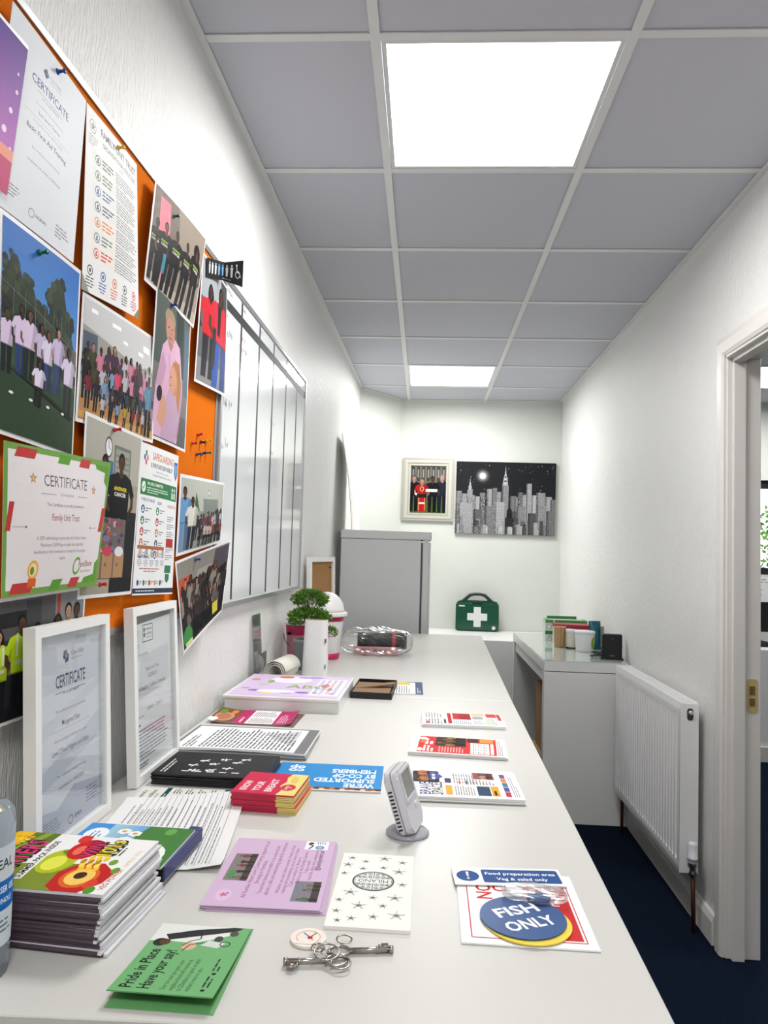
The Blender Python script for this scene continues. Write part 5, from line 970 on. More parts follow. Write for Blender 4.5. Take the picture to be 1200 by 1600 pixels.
hd = wthing('leaflet_holder', 'empty clear acrylic leaflet holder leaning on the wall above the paper roll', 'holder', .700, DZT, .024)
M_acr = clear('acrylic', (.93, .94, .94), .38, .06)
mesh_obj('back_plate', bx(0, 0, 0, .105, .225, .003), M_acr, hd).rotation_euler = (-.08, 0, 0)
mesh_obj('front_lip', bx(0, 0, .009, .105, .10, .0115), M_acr, hd); mesh_obj('side_wall', bx(-.002, 0, .0, .0, .10, .0115), M_acr, hd); mesh_obj('side_wall', bx(.105, 0, .0, .107, .10, .0115), M_acr, hd)
# ---- potted artificial bonsai
pl = thing('potted_plant', 'artificial bonsai with cloudy green tufts in a grey pot', 'plant', (-.281, 1.058, DZT))
M_pot = mat('grey_pot', rgb(146, 150, 152), rough=.55, noise=.12, nscale=50); M_leaf = mat('bonsai_green', rgb(98, 140, 50), rough=.55, noise=.35, nscale=90); M_bark = mat('bark', rgb(84, 64, 46), rough=.8, noise=.3, bump=.5)
mesh_obj('pot', lathe([(.030, 0), (.034, .003), (.046, .098), (.0485, .100), (.0485, .112), (.0455, .112), (.043, .100), (.0, .100)], 32, cap=False), M_pot, pl, True); mesh_obj('soil', prism(circle(0, 0, .043, 20), .094, .1005), mat('soil', rgb(60, 48, 38), rough=.9, bump=.8), pl)
mesh_obj('trunk', tube([(0, 0, .1), (.008, .004, .14), (-.006, 0, .18), (.006, 0, .22), (.0, 0, .255)], [.009, .0075, .006, .005, .003], 8), M_bark, pl, True); mesh_obj('branch', tube([(.002, 0, .135), (.05, -.01, .14), (.090, -.016, .138)], [.005, .004, .003], 6), M_bark, pl, True)
def tuft(name, cx, cy, cz, rx, ry, rz, n, seed, L=.016):
    r = random.Random(seed); bm = bmesh.new()
    for i in range(n):
        a = r.uniform(0, 2*PI); u = r.uniform(-.7, 1); q = math.sqrt(max(0, 1-u*u)); s_ = r.uniform(.55, 1.0)
        d_ = Vector((q*math.cos(a), q*math.sin(a), u)); p = Vector((cx+rx*s_*d_.x, cy+ry*s_*d_.y, cz+rz*s_*d_.z)); dd = (d_+Vector((r.uniform(-.5, .5), r.uniform(-.5, .5), r.uniform(0, .9)))).normalized()
        e = p+dd*L*r.uniform(.7, 1.3); sd = dd.cross(Vector((r.uniform(-1, 1), r.uniform(-1, 1), r.uniform(-1, 1)))).normalized()*L*.17; m_ = (p+e)/2
        V = [bm.verts.new(x) for x in (p, m_+sd, e, m_-sd)]; bm.faces.new(V)
    o = mesh_obj(name, bm, M_leaf, pl); o['kind'] = 'stuff'; return o
tuft('foliage', .010, 0, .258, .066, .052, .030, 1300, 1); tuft('foliage', .012, -.02, .190, .076, .058, .034, 1500, 2); tuft('foliage', .092, -.018, .140, .022, .02, .020, 260, 3, .013)
# ---- white card tube
cd = thing('card_tube', 'upright white cardboard sleeve standing in front of the plant', 'sleeve', (-.227, .938, DZT), math.radians(-4))
def ring_pts(w_, d_): return [(w_*(abs(math.cos(a))**.55)*math.copysign(1, math.cos(a)), d_*(abs(math.sin(a))**.55)*math.copysign(1, math.sin(a))) for a in [2*PI*i/32 for i in range(32)]]
def sleeve(w0, d0, w1, d1, z0, z1, th):
    bm = bmesh.new(); A = [[bm.verts.new((x, y, z)) for x, y in ring_pts(w_, d_)] for w_, d_, z in ((w0, d0, z0), (w1, d1, z1), (w1-th, d1-th, z1), (w0-th, d0-th, z0))]
    for a, b_ in zip(A, A[1:]+A[:1]):
        for i in range(32): bm.faces.new((a[i], a[(i+1) % 32], b_[(i+1) % 32], b_[i]))
    bmesh.ops.recalc_face_normals(bm, faces=bm.faces[:]); return bm
mesh_obj('wall', sleeve(.046, .024, .040, .022, 0, .196, .002), M_paper, cd); mesh_obj('kraft_lining', sleeve(.0438, .0218, .0378, .0198, .001, .1965, .001), mat('kraft', rgb(178, 140, 96), rough=.8, noise=.08, nscale=80), cd)
for z in (.118, .028): mesh_obj('punch_hole', bx(.036-(.118-z)*-.03, -.0225, z, .041, -.016, z+.014), mat('hole_grey', rgb(120, 118, 116)), cd)
# ---- collection buckets
M_bw = mat('bucket_white', rgb(236, 234, 234), rough=.35, noise=.015); M_bp = mat('bucket_magenta', rgb(196, 40, 96), rough=.35, noise=.03)
bk = thing('collection_bucket', 'white collection bucket with a domed lid and magenta bands', 'bucket', (-.2405, 1.315, DZT))
mesh_obj('bucket_body', lathe([(.050, 0), (.053, .004), (.070, .175), (.0705, .180)], 40), M_bw, bk, True); mesh_obj('bottom_band', lathe([(.0505, .001), (.0537, .006), (.0562, .030), (.0552, .030)], 40, cap=False), M_bp, bk, True); mesh_obj('top_band', lathe([(.0688, .158), (.0708, .175), (.0700, .1755)], 40, cap=False), M_bp, bk, True)
mesh_obj('lid_rim', lathe([(.074, .176), (.083, .177), (.084, .182), (.084, .190), (.082, .193), (.070, .194)], 40), M_bw, bk, True); mesh_obj('dome_lid', lathe([(.071+.0*i, .193) if i == 0 else (.071*math.cos(i*PI/20), .193+.080*math.sin(i*PI/20)) for i in range(10)]+[(.003, .273)], 36), M_bw, bk, True)
k = Ink()
for i in range(3): k.greek(0, 6+i*16, 70, 18+i*16, 2, ((.8, .4, .55), (.7, .7, .72), (.85, .55, .65))[i], i)
bfn = lambda u, v, h: Vector(((.0625+v*.00010+h)*math.cos(-1.9+u/62), (.0625+v*.00010+h)*math.sin(-1.9+u/62), .085+v/1000))
k.build(bk, bfn, ease(14, 70), (), base=.0012)
pk2 = thing('collection_bucket', 'small magenta collection bucket half hidden behind the plant', 'bucket', (-.332, 1.200, DZT))
mesh_obj('bucket_body', lathe([(.040, 0), (.042, .004), (.052, .150), (.053, .152)], 32), mat('bucket_pink', rgb(222, 150, 172), rough=.35), pk2, True); mesh_obj('top_band', lathe([(.0502, .112), (.0528, .148), (.0522, .149)], 32, cap=False), M_bp, pk2, True); mesh_obj('lid', lathe([(.052, .150), (.056, .151), (.056, .160), (.050, .164), (.030, .172), (.004, .174)], 32), M_bw, pk2, True)
mesh_obj('handle_pivot', tube([(-.030, -.040, .118), (-.034, -.046, .118)], .006, 10), M_black, pk2); mesh_obj('handle', tube([(-.034*math.cos(a)*1.5, -.046*math.cos(a)-.004, .118-.06*math.sin(a)) for a in [i*PI/10 for i in range(11)]], .0014, 6), M_black, pk2)
# ---- frame with bare kraft backing, leaning by the wall
MATS['frame_backing_frame'] = M_fw
A_ = Vector((-.366, 1.600, DZT+.0005)); B_ = Vector((-.291, 1.901, DZT+.0005)); u_ = (B_-A_).normalized(); n0 = u_.cross(Vector((0, 0, 1))); n_ = (n0*math.cos(.03)+Vector((0, 0, 1))*math.sin(.03)).normalized(); v_ = n_.cross(u_)
mk_ = Matrix(((u_.x, v_.x, n_.x, A_.x), (u_.y, v_.y, n_.y, A_.y), (u_.z, v_.z, n_.z, A_.z), (0, 0, 0, 1)))
kf = photo_frame('backing_frame', 'white frame showing its brown hardboard back, leaning by the fridge', .31, .408, .018, .022, mk_, None, mat('hardboard', rgb(170, 128, 78), rough=.75, noise=.08, nscale=70), False)
mesh_obj('hanging_clip', bx(.255, .355, .0085, .275, .362, .013), M_black, kf)
# ---- clear bag with a black tube and pink wrapping
film('plastic_bag', 'clear crumpled plastic bag holding a black tube and pink card', -.046, 1.505, DZT, .156, .064, .056, 9, 30, .46, .06)
tb = thing('black_tube', 'black cylinder with a red patch inside the clear plastic bag', 'tube', (-.030, 1.503, DZT+.062), math.radians(3))
hz = bmesh.new(); lathe([(.030, -.098), (.031, -.096), (.034, .095), (.036, .098), (.036, .112), (.029, .112), (.028, .098)], 28, hz); bmesh.ops.rotate(hz, verts=hz.verts[:], matrix=Matrix.Rotation(PI/2, 3, 'Y')); mesh_obj('tube_body', hz, mat('dark_grey_plastic', rgb(66, 68, 70), rough=.45), tb, True)
hz = bmesh.new(); lathe([(.0352, .050), (.0354, .066)], 28, hz, False); bmesh.ops.rotate(hz, verts=hz.verts[:], matrix=Matrix.Rotation(PI/2, 3, 'Y')); mesh_obj('red_patch', hz, mat('patch_red', rgb(190, 74, 78), rough=.5), tb, True)
hz = bx(.1105, -.0275, -.0275, .1125, .0275, .0275); mesh_obj('end_cap', hz, M_black, tb)
k = Ink(); k.text('ON', 30, 9, 17, (.42, .28, .30), 'L', .01, fit=34); k.text('W', 84, 9, 17, (.42, .28, .30), 'L', .01, fit=20); k.greek(108, 8, 176, 24, 1, (.5, .36, .38), 21, 8)
page('pink_card', 'pink printed card folded inside the clear plastic bag', 'card', lambda u, v, h: Vector((u/1000, -.002*math.sin(u*.05)-h, v/1000)), 190, 34, mat('pink_card', rgb(216, 168, 168), rough=.55), ease(8, 190), (), .0016, k, None, (-.142, 1.466, DZT+.004), .05)
# ---- black tray with brown card, small leaflet
bt = thing('black_tray', 'shallow black box with loose brown boards on top', 'box', (-.001, .682, DZT), math.radians(-2))
tr_ = bmesh.new(); box(tr_, -.060, -.115, 0, .066, .115, .003); box(tr_, -.060, -.115, .003, .066, -.112, .020); box(tr_, -.060, .112, .003, .066, .115, .020); box(tr_, -.060, -.112, .003, -.057, .112, .020); box(tr_, .063, -.112, .003, .066, .112, .020)
mesh_obj('tray', tr_, mat('black_card_box', rgb(30, 30, 31), rough=.5), bt); M_kb = mat('brown_board', rgb(140, 112, 84), rough=.75, noise=.06)
o = mesh_obj('brown_board', bx(-.055, -.108, .005, .058, .060, .019), M_kb, bt); o = mesh_obj('brown_board', bx(-.056, -.016, 0, .070, .016, .004), M_kb, bt); o.location = (.0, -.020, .0215); o.rotation_euler = (.02, -.10, .22)
k = Ink(); k.rect(0, 0, 210, 105, (.93, .935, .94)); k.rect(0, 0, 210, 24, (.24, .33, .46)); k.greek(20, 6, 120, 20, 2, (.8, .85, .9), 3); k.rect(150, 40, 206, 100, (.84, .74, .42)); k.greek(14, 40, 140, 96, 7, (.5, .5, .54), 4); k.poly(((190, 24), (210, 24), (210, 60)), (.35, .5, .68))
lay('leaflet', 'small white and navy leaflet beside the black tray', 'leaflet', .103, .765, .8618, 91, 210, 102, k, M_paper, .0012)

# ================================================================== far end: fridge, leaning board, wall pictures, first aid box
M_fr = mat('fridge_grey', rgb(220, 222, 222), rough=.38, noise=.02, nscale=12); M_seal = mat('door_seal', rgb(92, 94, 96), rough=.6)
fr = thing('fridge', 'grey upright fridge standing past the desk end, side panel towards the camera', 'fridge', (-.337, 2.55, 0))
mesh_obj('cabinet', bx(0.004, 0, .03, .468, .52, 1.372, bev=.004), M_fr, fr); mesh_obj('top_cap', bx(0, -.006, 1.373, .528, .528, 1.424, bev=.008), M_fr, fr)
mesh_obj('door_seal', bx(.468, .006, .05, .478, .514, 1.36), M_seal, fr)
dr = mesh_obj('door', bx(.478, -.002, .04, .514, .524, 1.366, bev=.006), M_fr, fr); mesh_obj('handle_strip', bx(.514, .06, .60, .522, .075, 1.10, bev=.003), mat('handle_dark', rgb(86, 104, 96), rough=.4), dr)
mesh_obj('door_face', bx(.514, .004, .05, .524, .52, 1.36, bev=.003), mat('door_white', rgb(226, 227, 226), rough=.3), dr); mesh_obj('hinge_cover', bx(.480, -.004, 1.362, .512, .03, 1.3735, bev=.001), mat('hinge', rgb(210, 210, 210), rough=.3), fr)
for x in (.04, .44): mesh_obj('foot', bx(x-.02, .02, 0, x+.02, .06, .03), M_black, fr)
# bowed white board standing on the fridge
k = Ink(); rr = random.Random(4)
for i in range(40): u, v = rr.uniform(40, 560), rr.uniform(60, 460); k.ell(u, v, rr.uniform(4, 14), rr.uniform(2, 9), rr.choice(((.86, .55, .52), (.45, .52, .62), (.92, .84, .7), (.9, .76, .66), (.8, .84, .8))), 8)
def bfn2(u, v, h):
    b = v/565; x = -.075*b+.010*math.sin(PI*b)+.0   # leans back to the wall, slightly bowed
    return Vector((x+h, u/1000, v/1000))
page('leaning_board', 'tall white drawn-on board bowing against the wall on top of the fridge', 'board', bfn2, 500, 562, mat('foam_board', rgb(238, 236, 230), rough=.6), (), ease(10, 562), .005, k, None, (-.272, 2.562, 1.4245))
# pictures on the end wall
def back_m(x0, z0, off): 
    u = Vector((1, -.05, 0)).normalized(); n = Vector((-.05, -1, 0)).normalized(); p = Vector((x0, yb(x0)-off, z0))
    return Matrix(((u.x, 0, n.x, p.x), (u.y, 0, n.y, p.y), (u.z, 1, n.z, p.z), (0, 0, 0, 1)))
t = bpy.data.objects.new('picture_frame', None); C.objects.link(t); t.matrix_world = back_m(-.034, 1.552, .001) @ Matrix.Rotation(math.radians(-.3), 4, 'Z'); tag(t, 'silver moulded picture frame with a photo of robed dignitaries on the end wall', 'picture')
M_sil = mat('champagne_frame', rgb(186, 184, 172), rough=.35, metal=.25, noise=.06, nscale=60)
W_, H2 = .405, .498
for a, b_, d0, d1 in ((0, .020, .012, .020), (.020, .040, .020, .024), (.040, .052, .024, .016), (.052, .062, .016, .020)):
    O_ = [(a, a), (W_-a, a), (W_-a, H2-a), (a, H2-a)]; I_ = [(b_, b_), (W_-b_, b_), (W_-b_, H2-b_), (b_, H2-b_)]
    bm = bmesh.new()
    for q in range(4): prism([O_[q], O_[(q+1) % 4], I_[(q+1) % 4], I_[q]], 0, d1 if a != .04 else d0-.006, bm)
    mesh_obj('moulding', bm, M_sil if a in (0, .04) else mat('champagne_pale', rgb(206, 204, 194), rough=.3, metal=.2, noise=.04), t)
k = Ink(); w_, h_ = 281, 374; k.rect(0, 0, w_, h_, (.40, .38, .34)); k.rect(0, 0, w_, 95, (.36, .44, .22)); k.rect(0, 240, w_, h_, (.50, .47, .42))
for i in range(7): k.rect(8+i*40, 250, 32+i*40, 366, (.30, .29, .28)); k.rect(14+i*40, 280, 26+i*40, 345, (.60, .60, .60))
k.person(28, 12, 285, (.12, .12, .14), (.75, .58, .5), (.35, .3, .28), (.1, .1, .12), 1.0); k.person(250, 6, 300, (.15, .17, .24), (.80, .6, .52), (.6, .55, .5), (.13, .14, .2), 1.05); k.person(174, 8, 285, (.11, .11, .13), (.36, .26, .22), (.15, .13, .12), (.1, .1, .12), 1.05)
k.person(92, 10, 262, (.72, .13, .16), (.78, .58, .5), (.45, .32, .25), (.7, .12, .16), 1.1); k.poly(((58, 8), (128, 8), (118, 130), (68, 130)), (.74, .13, .18)); k.rect(66, 20, 70, 125, (.9, .75, .4)); k.rect(114, 20, 118, 125, (.9, .75, .4)); k.rect(56, 120, 128, 150, (.16, .14, .15)); k.ell(92, 190, 16, 20, (.88, .76, .48)); k.ell(92, 190, 11, 15, (.72, .16, .2)); k.rect(70, 70, 116, 84, (.93, .9, .88)); k.poly(((122, 168), (214, 168), (214, 190), (122, 190)), (.92, .91, .88)); k.ell(46, 150, 10, 8, (.93, .92, .9))
page('photo', None, None, lambda u, v, h: Vector((.062+u/1000, .062+v/1000, .010+h)), w_, h_, M_glossy, (), (), .004, k, parent=t)
mesh_obj('glass', bx(.060, .060, .0135+.0085, .345, .438, .0235), M_glass, t)
# black and white city canvas
cv_ = bpy.data.objects.new('canvas_print', None); C.objects.link(cv_); cv_.matrix_world = back_m(.386, 1.463, .001) @ Matrix.Rotation(math.radians(-.4), 4, 'Z'); tag(cv_, 'black and white canvas of a city skyline at night on the end wall', 'picture')
mesh_obj('stretcher', bx(0, 0, 0, .768, .563, .024, bev=.002), mat('canvas_edge', rgb(70, 72, 74), rough=.7), cv_)
k = Ink(); r = random.Random(77); k.rect(0, 0, 768, 563, (.15, .155, .165))
for i in range(130): x, y = r.uniform(6, 762), r.uniform(250, 558); s_ = r.uniform(.8, 3.2); k.ell(x, y, s_, s_, r.choice(((.75, .77, .8), (.45, .47, .5), (.9, .9, .92), (.35, .37, .4))), 6)
for i in range(14): q = 1-i/14; c = .16+.78*(i/13)**1.7; k.ell(205, 452, 10+58*q, 10+58*q, (c, c*1.0, c*1.01), 24)
k.ell(205, 452, 22, 22, (.97, .98, .98), 24)
def tower(x0, x1, h, g, crown=0):
    k.rect(x0, 0, x1, h, (g, g, g*1.02)); k.rect(x0, 0, x0+(x1-x0)*.22, h, (g*.7, g*.7, g*.72)); n = max(2, int((x1-x0)/7)); m_ = int(h/11)
    V = []; F = []
    for i in range(n):
        for j in range(m_):
            if r.random() < .6: x = x0+3+i*(x1-x0-4)/n; y = 4+j*h/m_; q = len(V); V += [(x, y), (x+3.0, y), (x+3.0, y+4.5), (x, y+4.5)]; F.append((q, q+1, q+2, q+3))
    if V: d_ = r.choice((.20, .28, .74, .82)); k.items.append((V, F, lin((d_, d_, d_))))
for x0, x1, h, g in ((0, 46, 330, .46), (40, 90, 310, .56), (84, 150, 300, .50), (150, 196, 290, .62), (186, 230, 320, .40), (240, 300, 350, .60), (280, 320, 360, .5), (310, 350, 330, .55), (420, 470, 300, .5), (455, 500, 290, .58), (480, 520, 330, .38), (510, 560, 310, .62), (545, 585, 400, .66), (585, 640, 310, .7), (620, 690, 330, .56), (690, 740, 300, .62), (730, 768, 280, .5)): tower(x0, x1, h, g)
k.rect(90, 280, 130, 340, (.58, .58, .59)); k.rect(98, 340, 122, 372, (.66, .66, .67)); k.rect(104, 372, 116, 396, (.72, .72, .73)); k.poly(((108, 396), (112, 396), (110, 445)), (.8, .8, .8))
tower(356, 408, 380, .56); k.poly(((360, 380), (404, 380), (398, 430), (388, 470), (382, 540), (376, 470), (366, 430)), (.64, .64, .65))
for i in range(5): k.poly(((366+i*2.6, 392+i*16), (398-i*2.6, 392+i*16), (382, 410+i*20)), (.42, .42, .43) if i % 2 else (.78, .78, .79))
for x0, x1, h, g in ((10, 130, 235, .60), (140, 210, 190, .42), (225, 300, 220, .52), (300, 380, 250, .62), (400, 470, 180, .34), (470, 540, 220, .56), (560, 620, 170, .36), (620, 700, 230, .6), (700, 768, 190, .5)): tower(x0, x1, h, g)
for i in range(34): x0 = r.uniform(0, 730); w2 = r.uniform(18, 46); tower(x0, x0+w2, r.uniform(30, 130), r.choice((.22, .34, .5, .66, .74)))
k.poly(((396, 130), (400, 190), (418, 215), (436, 190), (440, 130)), (.16, .16, .17)); k.rect(386, 60, 450, 130, (.2, .2, .21))
page('print_face', None, None, lambda u, v, h: Vector((u/1000, v/1000, .0243+h)), 768, 563, mat('canvas', rgb(90, 92, 94), rough=.75), (), (), .0002, k, parent=cv_, inkm=INKM)
# first aid case on the ledge
fa = thing('first_aid_case', 'dark green first aid case with white cross on the back ledge', 'first aid case', (.568, 3.985, LZ), math.radians(-3))
M_fg = mat('aid_green', rgb(8, 84, 60), rough=.25, noise=.05, coat=.2); M_wc = mat('aid_white', rgb(228, 230, 228), rough=.4)
def xzprism(pts, y0, y1):
    bm = prism(pts, y0, y1)
    for v in bm.verts: v.co = Vector((v.co.x, -v.co.z, v.co.y))
    bmesh.ops.recalc_face_normals(bm, faces=bm.faces[:]); return bm
bd = xzprism(rrect(-.163, 0, .163, .218, .024), -.045, .045); bmesh.ops.bevel(bd, geom=[e for e in bd.edges if abs(e.verts[0].co.y-e.verts[1].co.y) < 1e-6], offset=.010, segments=3, affect='EDGES')
mesh_obj('case_body', bd, M_fg, fa)
pts = [(-.150, .216), (-.115, .225), (-.085, .250), (-.055, .276), (-.02, .284), (.02, .284), (.055, .276), (.085, .250), (.115, .225), (.150, .216)]; hole = [(-.062, .236), (-.055, .252), (-.03, .264), (.03, .264), (.055, .252), (.062, .236)]
hm = bmesh.new()
tube([Vector((p[0], 0, p[1]-.004)) for p in pts], [.010, .012, .013, .013, .012, .012, .013, .013, .012, .010], 10, hm); mesh_obj('handle', hm, mat('aid_green_dark', rgb(34, 58, 50), rough=.4), fa, True)
sh = xzprism([(-.120, .214), (.120, .214), (.088, .240), (.066, .232), (-.066, .232), (-.088, .240)], -.012, .012); mesh_obj('shoulder', sh, M_fg, fa)
c_ = .075; w2 = .027
mesh_obj('cross', xzprism([(-w2, .110-c_), (w2, .110-c_), (w2, .110-w2), (c_, .110-w2), (c_, .110+w2), (w2, .110+w2), (w2, .110+c_), (-w2, .110+c_), (-w2, .110+w2), (-c_, .110+w2), (-c_, .110-w2), (-w2, .110-w2)], .0452, .047), M_wc, fa)
mesh_obj('small_emblem', xzprism(circle(.125, .030, .014, 16), .0452, .0465), M_wc, fa); mesh_obj('latch_label', xzprism([(-.14, .186), (-.095, .186), (-.095, .196), (-.14, .196)], .0452, .0465), M_wc, fa); mesh_obj('latch', bx(-.04, -.046, .212, .04, -.030, .224, bev=.002), mat('aid_green_dark', rgb(34, 58, 50)), fa)

# ================================================================== dressing table, its clutter, radiator
ml = thing('dressing_table', 'white lacquered table with glass top standing beside the radiator', 'table', (.757, 2.03, 0))
LW, DW, HT = 1.25, .412, .783; M_ml = mat('malm_white', rgb(228, 228, 227), rough=.35, noise=.015)
mesh_obj('side_panel', bx(0, 0, 0, DW, .050, HT-.051, bev=.0015), M_ml, ml); mesh_obj('side_panel', bx(0, LW-.050, 0, DW, LW, HT-.051, bev=.0015), M_ml, ml)
mesh_obj('table_top', bx(0, 0, HT-.0475, DW, LW, HT, bev=.0015), M_ml, ml); mesh_obj('back_panel', bx(DW-.03, .051, .30, DW-.012, LW-.051, HT-.049), M_ml, ml)
for a, b_ in ((.052, LW/2-.002), (LW/2+.002, LW-.052)): mesh_obj('drawer', bx(.012, a, HT-.112, DW-.035, b_, HT-.050, bev=.001), M_ml, ml)
mesh_obj('glass_plate', bx(.001, .001, HT+.0005, DW-.001, LW-.001, HT+.0045), mat('table_glass', rgb(200, 212, 206), rough=.03, spec=.9, coat=.6, noise=.0), ml)
GT = HT+.0048
M_card = mat('cardboard', rgb(158, 124, 84), rough=.8, noise=.07, nscale=60)
cb = thing('cardboard_box', 'tall brown cardboard box stored under the white table', 'box', (.80, 2.25, .0)); mesh_obj('carton', bx(0, 0, .26, .30, .30, .60, bev=.002), M_card, cb); mesh_obj('flap', bx(.0, .0, .6005, .30, .149, .604), M_card, cb); mesh_obj('flap', bx(.0, .151, .6005, .30, .30, .604), M_card, cb); mesh_obj('parcel_tape', bx(.12, -.0008, .40, .17, -.0001, .60), mat('parcel_tape', rgb(132, 100, 62), rough=.3), cb)
cb2 = thing('cardboard_box', 'lower cardboard box beneath the tall one under the table', 'box', (.785, 2.22, 0)); mesh_obj('carton', bx(0, 0, 0, .33, .36, .255, bev=.002), M_card, cb2); mesh_obj('flap', bx(0, 0, .2555, .33, .36, .2595), M_card, cb2)
# green and white carton
gb = thing('tea_carton', 'long green and white carton at the back of the glass table', 'carton', (.898, 2.86, GT), math.radians(-3))
mesh_obj('carton', bx(0, 0, 0, .25, .12, .128, bev=.001), mat('carton_white', rgb(214, 218, 212), rough=.5), gb)
k = Ink(); GN = (.24, .56, .30); k.rect(0, 40, 250, 62, GN); k.rect(0, 110, 250, 128, (.38, .62, .40)); k.rect(60, 0, 250, 40, (.60, .72, .60)); k.ell(22, 86, 14, 20, (.93, .92, .9)); k.ring(22, 86, 15, 2, (.5, .3, .3)); k.path(((12, 10), (26, 34), (40, 10)), 2.5, (.4, .5, .4)); k.rect(48, 0, 56, 128, (.93, .93, .9)); k.greek(70, 74, 180, 100, 1, GN, 19, 9)
k.build(gb, lambda u, v, h: Vector((u/1000, -h, v/1000)), (), ()); k2 = Ink(); k2.rect(0, 0, 250, 120, (.42, .62, .44)); k2.rect(20, 30, 230, 90, (.75, .82, .75)); k2.build(gb, lambda u, v, h: Vector((u/1000, v/1000, .128+h)), (), ())
mesh_obj('open_flap', prism([(.02, .09), (.2, .10), (.2, .102), (.02, .092)], .128, .146), mat('carton_green', rgb(60, 132, 76), rough=.5), gb)
rb = thing('red_box', 'dark red and white box between the carton and the tubs', 'box', (.928, 2.70, GT), math.radians(-4)); mesh_obj('carton', bx(0, 0, 0, .20, .13, .116, bev=.001), mat('carton_white', rgb(214, 218, 212)), rb); mesh_obj('red_band', bx(-.001, -.001, .094, .201, .131, .1165), mat('carton_red', rgb(168, 50, 66), rough=.45), rb)
kr = thing('kraft_sleeve', 'brown kraft paper sleeve at the left of the table clutter', 'sleeve', (.934, 2.585, GT)); mesh_obj('sleeve_body', lathe([(.029, 0), (.030, .002), (.035, .112), (.0352, .116), (.032, .116), (.031, .1)], 28), mat('kraft_ribbed', rgb(190, 158, 118), rough=.8, noise=.12, nscale=30), kr, True); mesh_obj('seam', bx(-.004, -.0365, .004, .002, -.0310, .112), mat('kraft', rgb(178, 140, 96)), kr)
M_tub = mat('tub_white', rgb(226, 226, 228), rough=.35)
gt = thing('glass_jar', 'pale jar with dark base ring between kraft sleeve and tub', 'jar', (.990, 2.545, GT)); mesh_obj('jar_body', lathe([(.026, 0), (.028, .003), (.029, .085), (.026, .092)], 28), mat('jar_cream', rgb(214, 210, 198), rough=.2), gt, True); mesh_obj('jar_lid', lathe([(.029, .090), (.030, .092), (.030, .104), (.028, .106)], 28), M_tub, gt, True); mesh_obj('base_ring', lathe([(.0285, .001), (.0288, .003), (.0288, .007), (.0285, .008)], 28, cap=False), M_black, gt)
tu = thing('plastic_tub', 'round white tub with a lime green spot in front of the clutter', 'tub', (1.041, 2.430, GT)); mesh_obj('tub_body', lathe([(.045, 0), (.047, .003), (.053, .100), (.053, .102)], 36), M_tub, tu, True); mesh_obj('tub_lid', lathe([(.0535, .098), (.056, .099), (.056, .110), (.053, .112), (.004, .112)], 36), M_tub, tu, True)
k = Ink(); k.ell(0, 0, 22, 36, (.55, .64, .18)); k.ell(2, 4, 12, 22, (.66, .72, .28)); k.build(tu, lambda u, v, h: Vector(((.0515+v*.00006+h)*math.cos(-.62+u/52), (.0515+v*.00006+h)*math.sin(-.62+u/52), .050+v/1000)), [-16, -8, 0, 8, 16], (), base=.0006)
tl_ = thing('teal_packet', 'teal and silver snack packet leaning against the wall', 'packet', (1.128, 2.545, GT), math.radians(12))
pk_ = bmesh.new(); N2 = 10
G_ = [[None]*(N2+1) for _ in range(N2+1)]; G2 = [[None]*(N2+1) for _ in range(N2+1)]
for i in range(N2+1):
    for j in range(N2+1):
        u, v = i/N2, j/N2; b_ = .022*math.sin(PI*u)**.6*max(0, math.sin(PI*(.06+.88*v)))**.6
        G_[i][j] = pk_.verts.new((-.036+.072*u, -b_-.0004+.02*v, .155*v)); G2[i][j] = pk_.verts.new((-.036+.072*u, b_+.0004+.02*v, .155*v))
for i in range(N2):
    for j in range(N2): pk_.faces.new((G_[i][j], G_[i+1][j], G_[i+1][j+1], G_[i][j+1])); pk_.faces.new((G2[i][j], G2[i][j+1], G2[i+1][j+1], G2[i+1][j]))
mesh_obj('packet_body', pk_, mat('foil_teal', rgb(24, 104, 118), rough=.3, metal=.3, noise=.12, nscale=30), tl_, True); mesh_obj('silver_side', bx(.020, -.022, .01, .040, -.004, .13, bev=.004), mat('foil_silver', rgb(150, 152, 150), rough=.35, metal=.5), tl_)
ro = thing('black_router', 'upright black router box on the near corner of the glass table', 'router', (1.118, 2.16, GT), math.radians(-4))
mesh_obj('housing', bx(-.050, -.014, 0, .050, .014, .128, bev=.006), M_black, ro); mesh_obj('stand', bx(-.056, -.026, 0, .056, .026, .007, bev=.002), M_black, ro); mesh_obj('logo', bx(-.012, -.0150, .016, .014, -.0138, .021), mat('logo_grey', rgb(120, 122, 124)), ro); mesh_obj('indicator', lathe([(.003, 0), (.003, .001)], 10), mat('logo_grey', rgb(120, 122, 124)), ro, loc=(.0, -.0138, .105), rot=(PI/2, 0, 0))
mesh_obj('port', bx(.0495, -.006, .062, .0515, .004, .072), mat('logo_grey', rgb(120, 122, 124)), ro)
pts = [(1.062+.046*math.cos(a*1.15+2.2)*(1-.012*a), 2.185+.030*math.sin(a*1.15+2.2), GT+.0035+.0016*a+.012*max(0, math.sin(a*.6))) for a in [i*.35 for i in range(48)]]
tag(mesh_obj('cable', tube(pts, .0028, 8), M_black, None, True), 'black cable coiled beside the router', 'cable')
